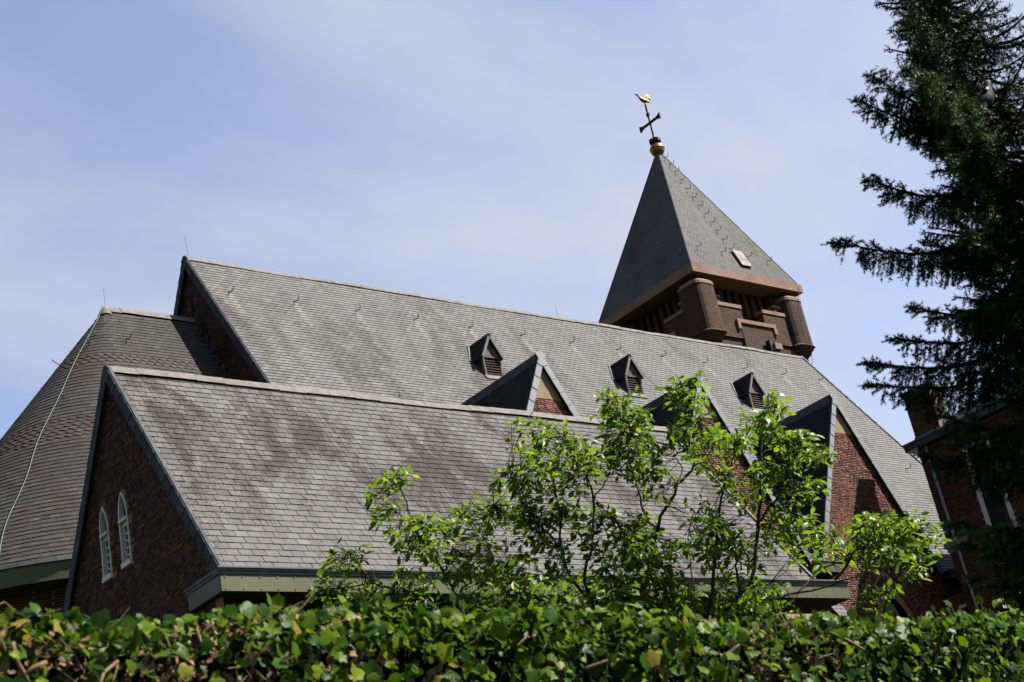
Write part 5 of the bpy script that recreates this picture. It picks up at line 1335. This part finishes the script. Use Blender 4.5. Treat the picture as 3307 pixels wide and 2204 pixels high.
# dead leaves and dry stems show where the ivy is thin
Dm = []
for k in range(2600):
    if rg.random() < 0.65: x = rg.uniform(0.8, 2.8)
    elif rg.random() < 0.4: x = rg.normal(4.75, 0.25)
    else: x = rg.uniform(hx0, hx1)
    z = top_z(x) - 0.04 - rg.random()*0.55; y = HYF - 0.02 + abs(rg.normal(0, 0.05))
    X, Y, Z = frame(rg.normal(0, 1, 3), np.array([rg.normal(0, .6), -1, 0.5])); s = rg.uniform(0.008, 0.022)
    Dm.append(np.column_stack([X*s, Y*s, Z*s, (x, y, z)]))
VV, FF = merge(IT[2][0], IT[2][1], np.array(Dm)); mesh_obj('dead_leaves', VV, FF, M['ivy_dead'], hedge, kind='stuff')
for k in range(520):
    q = rg.random()
    x = rg.uniform(0.7, 2.6) if q < 0.5 else (rg.normal(4.75, 0.3) if q < 0.65 else rg.uniform(hx0, hx1))
    z = top_z(x) - 0.03 - rg.random()*0.6; y = HYF + rg.uniform(-0.06, 0.06); L_ = rg.uniform(0.04, 0.16); a = rg.uniform(0, 6.28)
    p = np.array([x, y, z]); d = np.array([math.cos(a), rg.normal(0, 0.25), math.sin(a)*0.7]); m1 = p + d*L_*0.5 + rg.normal(0, 0.012, 3)
    r0 = 0.0022 if rg.random() < 0.85 else rg.uniform(0.004, 0.009)
    stems_iv.tube([p, m1, p + d*L_ + rg.normal(0, 0.012, 3)], [r0, r0*0.9, r0*0.6], 5, False)
stems_iv.build('ivy_stems', M['twig_dry'], hedge, smooth=True, kind='stuff')
# two thick woody stems at the thin end of the hedge and one further on
for pa in ([(40, 2075), (50, 2130), (75, 2170), (95, 2210)], [(150, 2140), (110, 2155), (80, 2180)], [(1890, 2160), (1960, 2135), (2010, 2132)], [(2680, 2045), (2740, 2070), (2790, 2100)]):
    sm = MB(); P = [on(p, 1, HYF-0.06) for p in pa]; sm.tube(P, [0.007, 0.0065, 0.006, 0.005][:len(P)], 7); sm.build('woody_stem', M['twig_dry'], hedge, smooth=True)

# ---- spruce
DS = 10.3
tb = at_depth(3370, 1000, DS)
TRX, TRY = tb[0], tb[1]
spruce = thing('spruce_tree', (TRX, TRY, 0), 'dark green spruce with drooping needled branches, standing in front of the brick house', 'tree')
rg = np.random.default_rng(401)
tr = MB(); zz_ = np.linspace(-H, 9.4, 14); tr.tube([(TRX + 0.02*math.sin(z), TRY + 0.02*math.cos(z*1.3), z) for z in zz_], [0.14*(1-(z+H)/11.3)+0.012 for z in zz_], 8)
tr.build('trunk', M['bark_spruce'], spruce, smooth=True)
NEED = []; NEWN = []; wood = MB()
def needles(P, Q, dens, ln, store, hw=0.0019):
    """needles all round a shoot from P to Q"""
    P, Q = np.asarray(P), np.asarray(Q); d = Q-P; L_ = np.linalg.norm(d); 
    if L_ < 1e-4: return
    n = max(4, int(L_*dens)); t = rg.random(n); ax = d/L_
    a = np.cross(ax, [0.3, 0.2, 0.9]); a /= np.linalg.norm(a); b = np.cross(ax, a)
    w = rg.uniform(0, 2*np.pi, n); rad = np.cos(w)[:, None]*a + np.sin(w)[:, None]*b
    dirs = rad*0.8 + ax*0.62 + rg.normal(0, 0.12, (n, 3)) + np.array([0, 0, 0.10])
    dirs /= np.linalg.norm(dirs, axis=1)[:, None]
    base_ = P + t[:, None]*d; tip = base_ + dirs*(ln*rg.uniform(0.75, 1.15, n))[:, None]
    sd = np.cross(dirs, rg.normal(0, 1, (n, 3))); sd /= np.linalg.norm(sd, axis=1)[:, None]
    store.append(np.stack([base_ - sd*hw, base_ + sd*hw, tip], 1))
def curve(A, B, sag, n=12):
    A, B = np.asarray(A), np.asarray(B); return [A + (B-A)*t + np.array([0, 0, -sag*math.sin(math.pi*min(1, t*1.02))*(1-0.25*t)]) for t in np.linspace(0, 1, n)]
def branch(A, B, sag, fine, new=0.0):
    pts_ = curve(A, B, sag, 16); Lb = sum(np.linalg.norm(pts_[i+1]-pts_[i]) for i in range(15))
    wood.tube(pts_, [0.016*(1-i/16)+0.003 for i in range(16)], 5, False)
    ax = unit(np.asarray(B)-np.asarray(A)); lat = unit(np.cross(ax, [0, 0, 1]))
    step = 0.008 if fine else 0.022; n = int(Lb/step); dens = 500 if fine else 260; nlen = 0.020 if fine else 0.028
    for i in range(n):
        t = 0.10 + 0.90*(i+rg.random()*0.6)/n
        if t > 1: t = 1.0
        f = t*15; k = min(int(f), 14); p = pts_[k] + (pts_[k+1]-pts_[k])*(f-k); tg = unit(pts_[k+1]-pts_[k])
        s = 1 if i % 2 else -1
        ll = (0.07 + (0.23 if fine else 0.17)*(1-t)**0.7*min(1.0, Lb/1.1))*rg.uniform(0.6, 1.15)
        if t > 0.93: ll = 0.055*rg.uniform(0.7, 1.2)
        hang = rg.random() < (0.62 if t < 0.86 else 0.15)
        d = unit(tg*(0.45 if hang else 0.75) + lat*s*rg.uniform(0.1, 0.5 if hang else 0.95) + np.array([0, 0, (-1.0 if hang else rg.uniform(-0.30, 0.30)) - 0.15*(1-t)]))
        q = p + d*ll; q[2] -= 0.10*ll
        st = NEWN if rg.random() < new*t else NEED
        needles(p, q, dens, nlen, st, 0.0026 if fine else 0.0040)
        if fine or ll > 0.2:
            m2 = max(1, int(ll/(0.045 if fine else 0.07)))
            l2 = unit(np.cross(d, [0, 0, 1]) + 1e-3)
            for j in range(m2):
                u = 0.25 + 0.7*(j+0.5)/m2; pp_ = p + (q-p)*u; s2 = 1 if j % 2 else -1
                d2 = unit(d*0.8 + l2*s2*0.75 + rg.normal(0, 0.25, 3) + np.array([0, 0, rg.uniform(-0.45, 0.10)])); l3 = rg.uniform(0.03, 0.07)*(1.15-u*0.5)
                needles(pp_, pp_ + d2*l3, dens, nlen, st, 0.0026 if fine else 0.0040)
    needles(pts_[-4], pts_[-1] + ax*0.03, dens, nlen, NEWN if new > 0.4 else NEED)
# branches that make the outline, by the place of their tips
KEY = [((2683, 783), 0.0, 0.30, 0), ((2765, 325), 0.1, 0.26, 0), ((2812, 243), -0.2, 0.20, 0), ((2793, 580), 0.2, 0.30, 0), ((2912, 95), 0.1, 0.15, 0.3), ((2932, 48), -0.2, 0.12, 0.1), ((2925, 10), 0.2, 0.1, 0),
       ((2925, 215), -0.4, 0.14, 0.5), ((2975, 240), -0.45, 0.15, 0.8), ((3120, 330), -0.5, 0.1, 0.5), ((3025, 470), -0.3, 0.2, 0.5), ((3055, 690), -0.4, 0.2, 0.5), ((2990, 775), -0.2, 0.25, 0.1),
       ((2942, 995), -0.1, 0.25, 0.6), ((2878, 1095), 0.1, 0.26, 0.05), ((2790, 1175), -0.1, 0.30, 0.0), ((2800, 1245), 0.25, 0.30, 0.0), ((3085, 1010), 0.2, 0.2, 0), ((3170, 965), -0.3, 0.2, 0), ((2985, 1330), -0.5, 0.3, 0.2), ((2975, 1470), -0.4, 0.35, 0.1),
       ((3060, 1430), -0.6, 0.3, 0.3), ((3180, 1450), -0.6, 0.3, 0.3), ((3055, 1690), -0.3, 0.25, 0.8), ((3090, 1760), -0.5, 0.25, 0.7), ((3130, 1870), -0.2, 0.25, 0.5), ((3240, 1700), -0.7, 0.2, 0.6), ((3200, 1890), -0.5, 0.2, 0.4), ((3110, 1720), -0.6, 0.2, 0.8), ((3180, 1800), -0.7, 0.2, 0.6)]
for (px2, py2), dd, sag, new in KEY:
    tip_ = at_depth(px2, py2, DS+dd); A = np.array([TRX, TRY, tip_[2] + 0.04 + rg.uniform(-0.05, 0.1)]); branch(A, tip_, sag*0.8, True, new)
def reach(z): return min(1.12, 0.27*max(0.15, 9.3-z))
def on_wall_gap(B):
    pr = np.array([CX + FPX*(B@R2)/(B@FW), CY - FPX*(B@U2)/(B@FW)])
    return pr[1] > 1480 and pr[0] < 3170            # the house wall shows here
layers = [at_depth(px2, py2, DS+dd)[2] for (px2, py2), dd, sag, new in KEY] + list(np.arange(5.7, 9.0, 0.22)) + list(np.arange(-0.6, 1.6, 0.35))
for zl in layers:
    for k in range(6):                              # layered boughs
        a = rg.uniform(0, 2*math.pi); L_ = reach(zl)*rg.uniform(0.55, 0.90)*((0.5 if zl > 4.4 else 0.62) if math.cos(a)*R2[0]+math.sin(a)*R2[1] < 0.1 else 1.0); B = np.array([TRX + L_*math.cos(a), TRY + L_*math.sin(a), zl + rg.uniform(-0.06, 0.06)])
        if not on_wall_gap(B): branch(np.array([TRX, TRY, zl+0.08]), B, 0.20*L_+0.03, False, 0.05)
z = 0.0
while z < 9.0:                                      # dense dark heart round the trunk
    for k in range(7):
        a = rg.uniform(0, 2*math.pi); L_ = reach(z)*rg.uniform(0.30, 0.62)*(0.75 if z > 4.4 and math.cos(a)*R2[0]+math.sin(a)*R2[1] < 0.1 else 1.0); B = np.array([TRX + L_*math.cos(a), TRY + L_*math.sin(a), z - 0.02 + rg.uniform(-0.1, 0.1)])
        if not on_wall_gap(B): branch(np.array([TRX, TRY, z+0.05]), B, 0.2*L_+0.03, False, 0.0)
    z += 0.12
print('needles', sum(len(a) for a in NEED), sum(len(a) for a in NEWN))
for store, nm, mt in ((NEED, 'crown', 'needle'), (NEWN, 'new_growth', 'needle_new')):
    T = np.concatenate(store); mesh_obj(nm, T.reshape(-1, 3), np.arange(len(T)*3).reshape(-1, 3), M[mt], spruce, kind='stuff')
wood.build('branch', M['bark_spruce'], spruce, kind='stuff')

# ---- shrub with puckered leaves beside the house
sb = at_depth(3275, 2000, 14.5); sbx, sby = sb[0], sb[1]
shrub = thing('shrub', (sbx, sby, 0), 'leafy shrub with broad puckered dull green leaves, below the spruce behind the hedge', 'shrub')
sm = MB(); Ms = []
rg = np.random.default_rng(501)
for k in range(26):
    p = at_depth(3275 + rg.uniform(-50, 90), 1960 + rg.uniform(-65, 110), 14.5 + rg.uniform(-0.3, 0.3))
    sm.tube([(sbx, sby, -H), ((sbx+p[0])/2, (sby+p[1])/2, p[2]-0.7), p], [0.02, 0.012, 0.004], 5, False)
    for q in range(5):
        a = rg.uniform(0, 6.28); d = unit([math.cos(a), math.sin(a), rg.uniform(-0.5, 0.4)]); X, Y, Z = frame(d, [rg.normal(0, .4), rg.normal(0, .4)-.3, 1]); s = rg.uniform(0.10, 0.17)
        Ms.append(np.column_stack([X*s, Y*s, Z*s, p]))
sm.build('stem', M['bark'], shrub, kind='stuff')
foliage(shrub, M['leaf'], [leaf_template(0.34, 0.05, 0.25, 0.03), leaf_template(0.36, 0.02, 0.15, -0.03)], Ms, len(Ms), 'leaf', 'foliage') if False else None
T2 = [raw_mesh('leaf', *leaf_template(0.34, 0.05, 0.25, 0.03), M['leaf'], True), raw_mesh('leaf', *leaf_template(0.36, 0.02, 0.15, -0.03), M['leaf'], True)]
for i, m_ in enumerate(Ms):
    o = link('leaf', T2[i % 2], shrub, ORG[shrub.name]); p = m_[:, 3] + np.array([0, 0, H]) - ORG[shrub.name]
    o.matrix_local = Matrix([[*map(float, m_[r, :3]), float(p[r])] for r in range(3)] + [[0, 0, 0, 1]])

# ---- wood pigeon sitting in the spruce
bp = at_depth(3192, 372, DS+0.20)
bird = thing('pigeon', (bp[0], bp[1], bp[2]+H), 'grey pigeon with a white neck patch perched among the spruce branches', 'bird')
lt = unit([R2[0], R2[1], 0])          # it faces to the right
def bpnt(a, z, t): return bp + lt*a + np.array([0, 0, z]) + np.cross(lt, [0, 0, 1])*t
prof = [(-0.19, -0.02, 0.010, 0.02), (-0.12, 0.01, 0.020, 0.035), (-0.06, 0.05, 0.050, 0.055), (0.0, 0.10, 0.065, 0.065), (0.035, 0.15, 0.055, 0.055), (0.055, 0.19, 0.035, 0.035), (0.062, 0.215, 0.028, 0.027), (0.070, 0.238, 0.029, 0.026), (0.082, 0.255, 0.022, 0.020), (0.092, 0.262, 0.008, 0.008)]
V = []; k = 12
for i, (a, z, rv, rt) in enumerate(prof):
    a2, z2 = prof[min(i+1, len(prof)-1)][:2]; a1_, z1_ = prof[max(i-1, 0)][:2]; dv = np.array([a2-a1_, z2-z1_]); dv /= np.linalg.norm(dv); nv = np.array([-dv[1], dv[0]])
    for q in range(k):
        w = 2*math.pi*q/k; V.append(bpnt(a + nv[0]*rv*math.sin(w), z + nv[1]*rv*math.sin(w), rt*math.cos(w)))
b = MB(); b.add(V, [(i*k+q, i*k+(q+1) % k, (i+1)*k+(q+1) % k, (i+1)*k+q) for i in range(len(prof)-1) for q in range(k)] + [tuple(range(k))[::-1], tuple(range((len(prof)-1)*k, len(prof)*k))]); b.build('body', M['feather'], bird, smooth=True)
b = MB(); b.tube([bpnt(0.088, 0.258, 0), bpnt(0.118, 0.252, 0)], [0.008, 0.002], 6); b.build('beak', M['beak'], bird)
for s in (-1, 1):
    b = MB(); b.prism([bpnt(0.03, 0.205, s*0.038), bpnt(0.05, 0.185, s*0.040), bpnt(0.035, 0.165, s*0.052), bpnt(0.015, 0.18, s*0.05)], np.cross(lt, [0, 0, 1])*s*0.006); b.build('neck_patch', M['feather_white'], bird)
    b = MB(); b.tube([bpnt(0.0, 0.045, s*0.02), bpnt(0.005, -0.005, s*0.022), bpnt(0.03, -0.012, s*0.022)], 0.005, 5); b.build('leg', M['beak'], bird)
perch = [np.array([TRX, TRY, bp[2]+0.10]), bpnt(-0.1, -0.018, 0)*0.5 + np.array([TRX, TRY, bp[2]])*0.5, bpnt(0.02, -0.02, 0), bpnt(-0.25, -0.02, 0.05)]
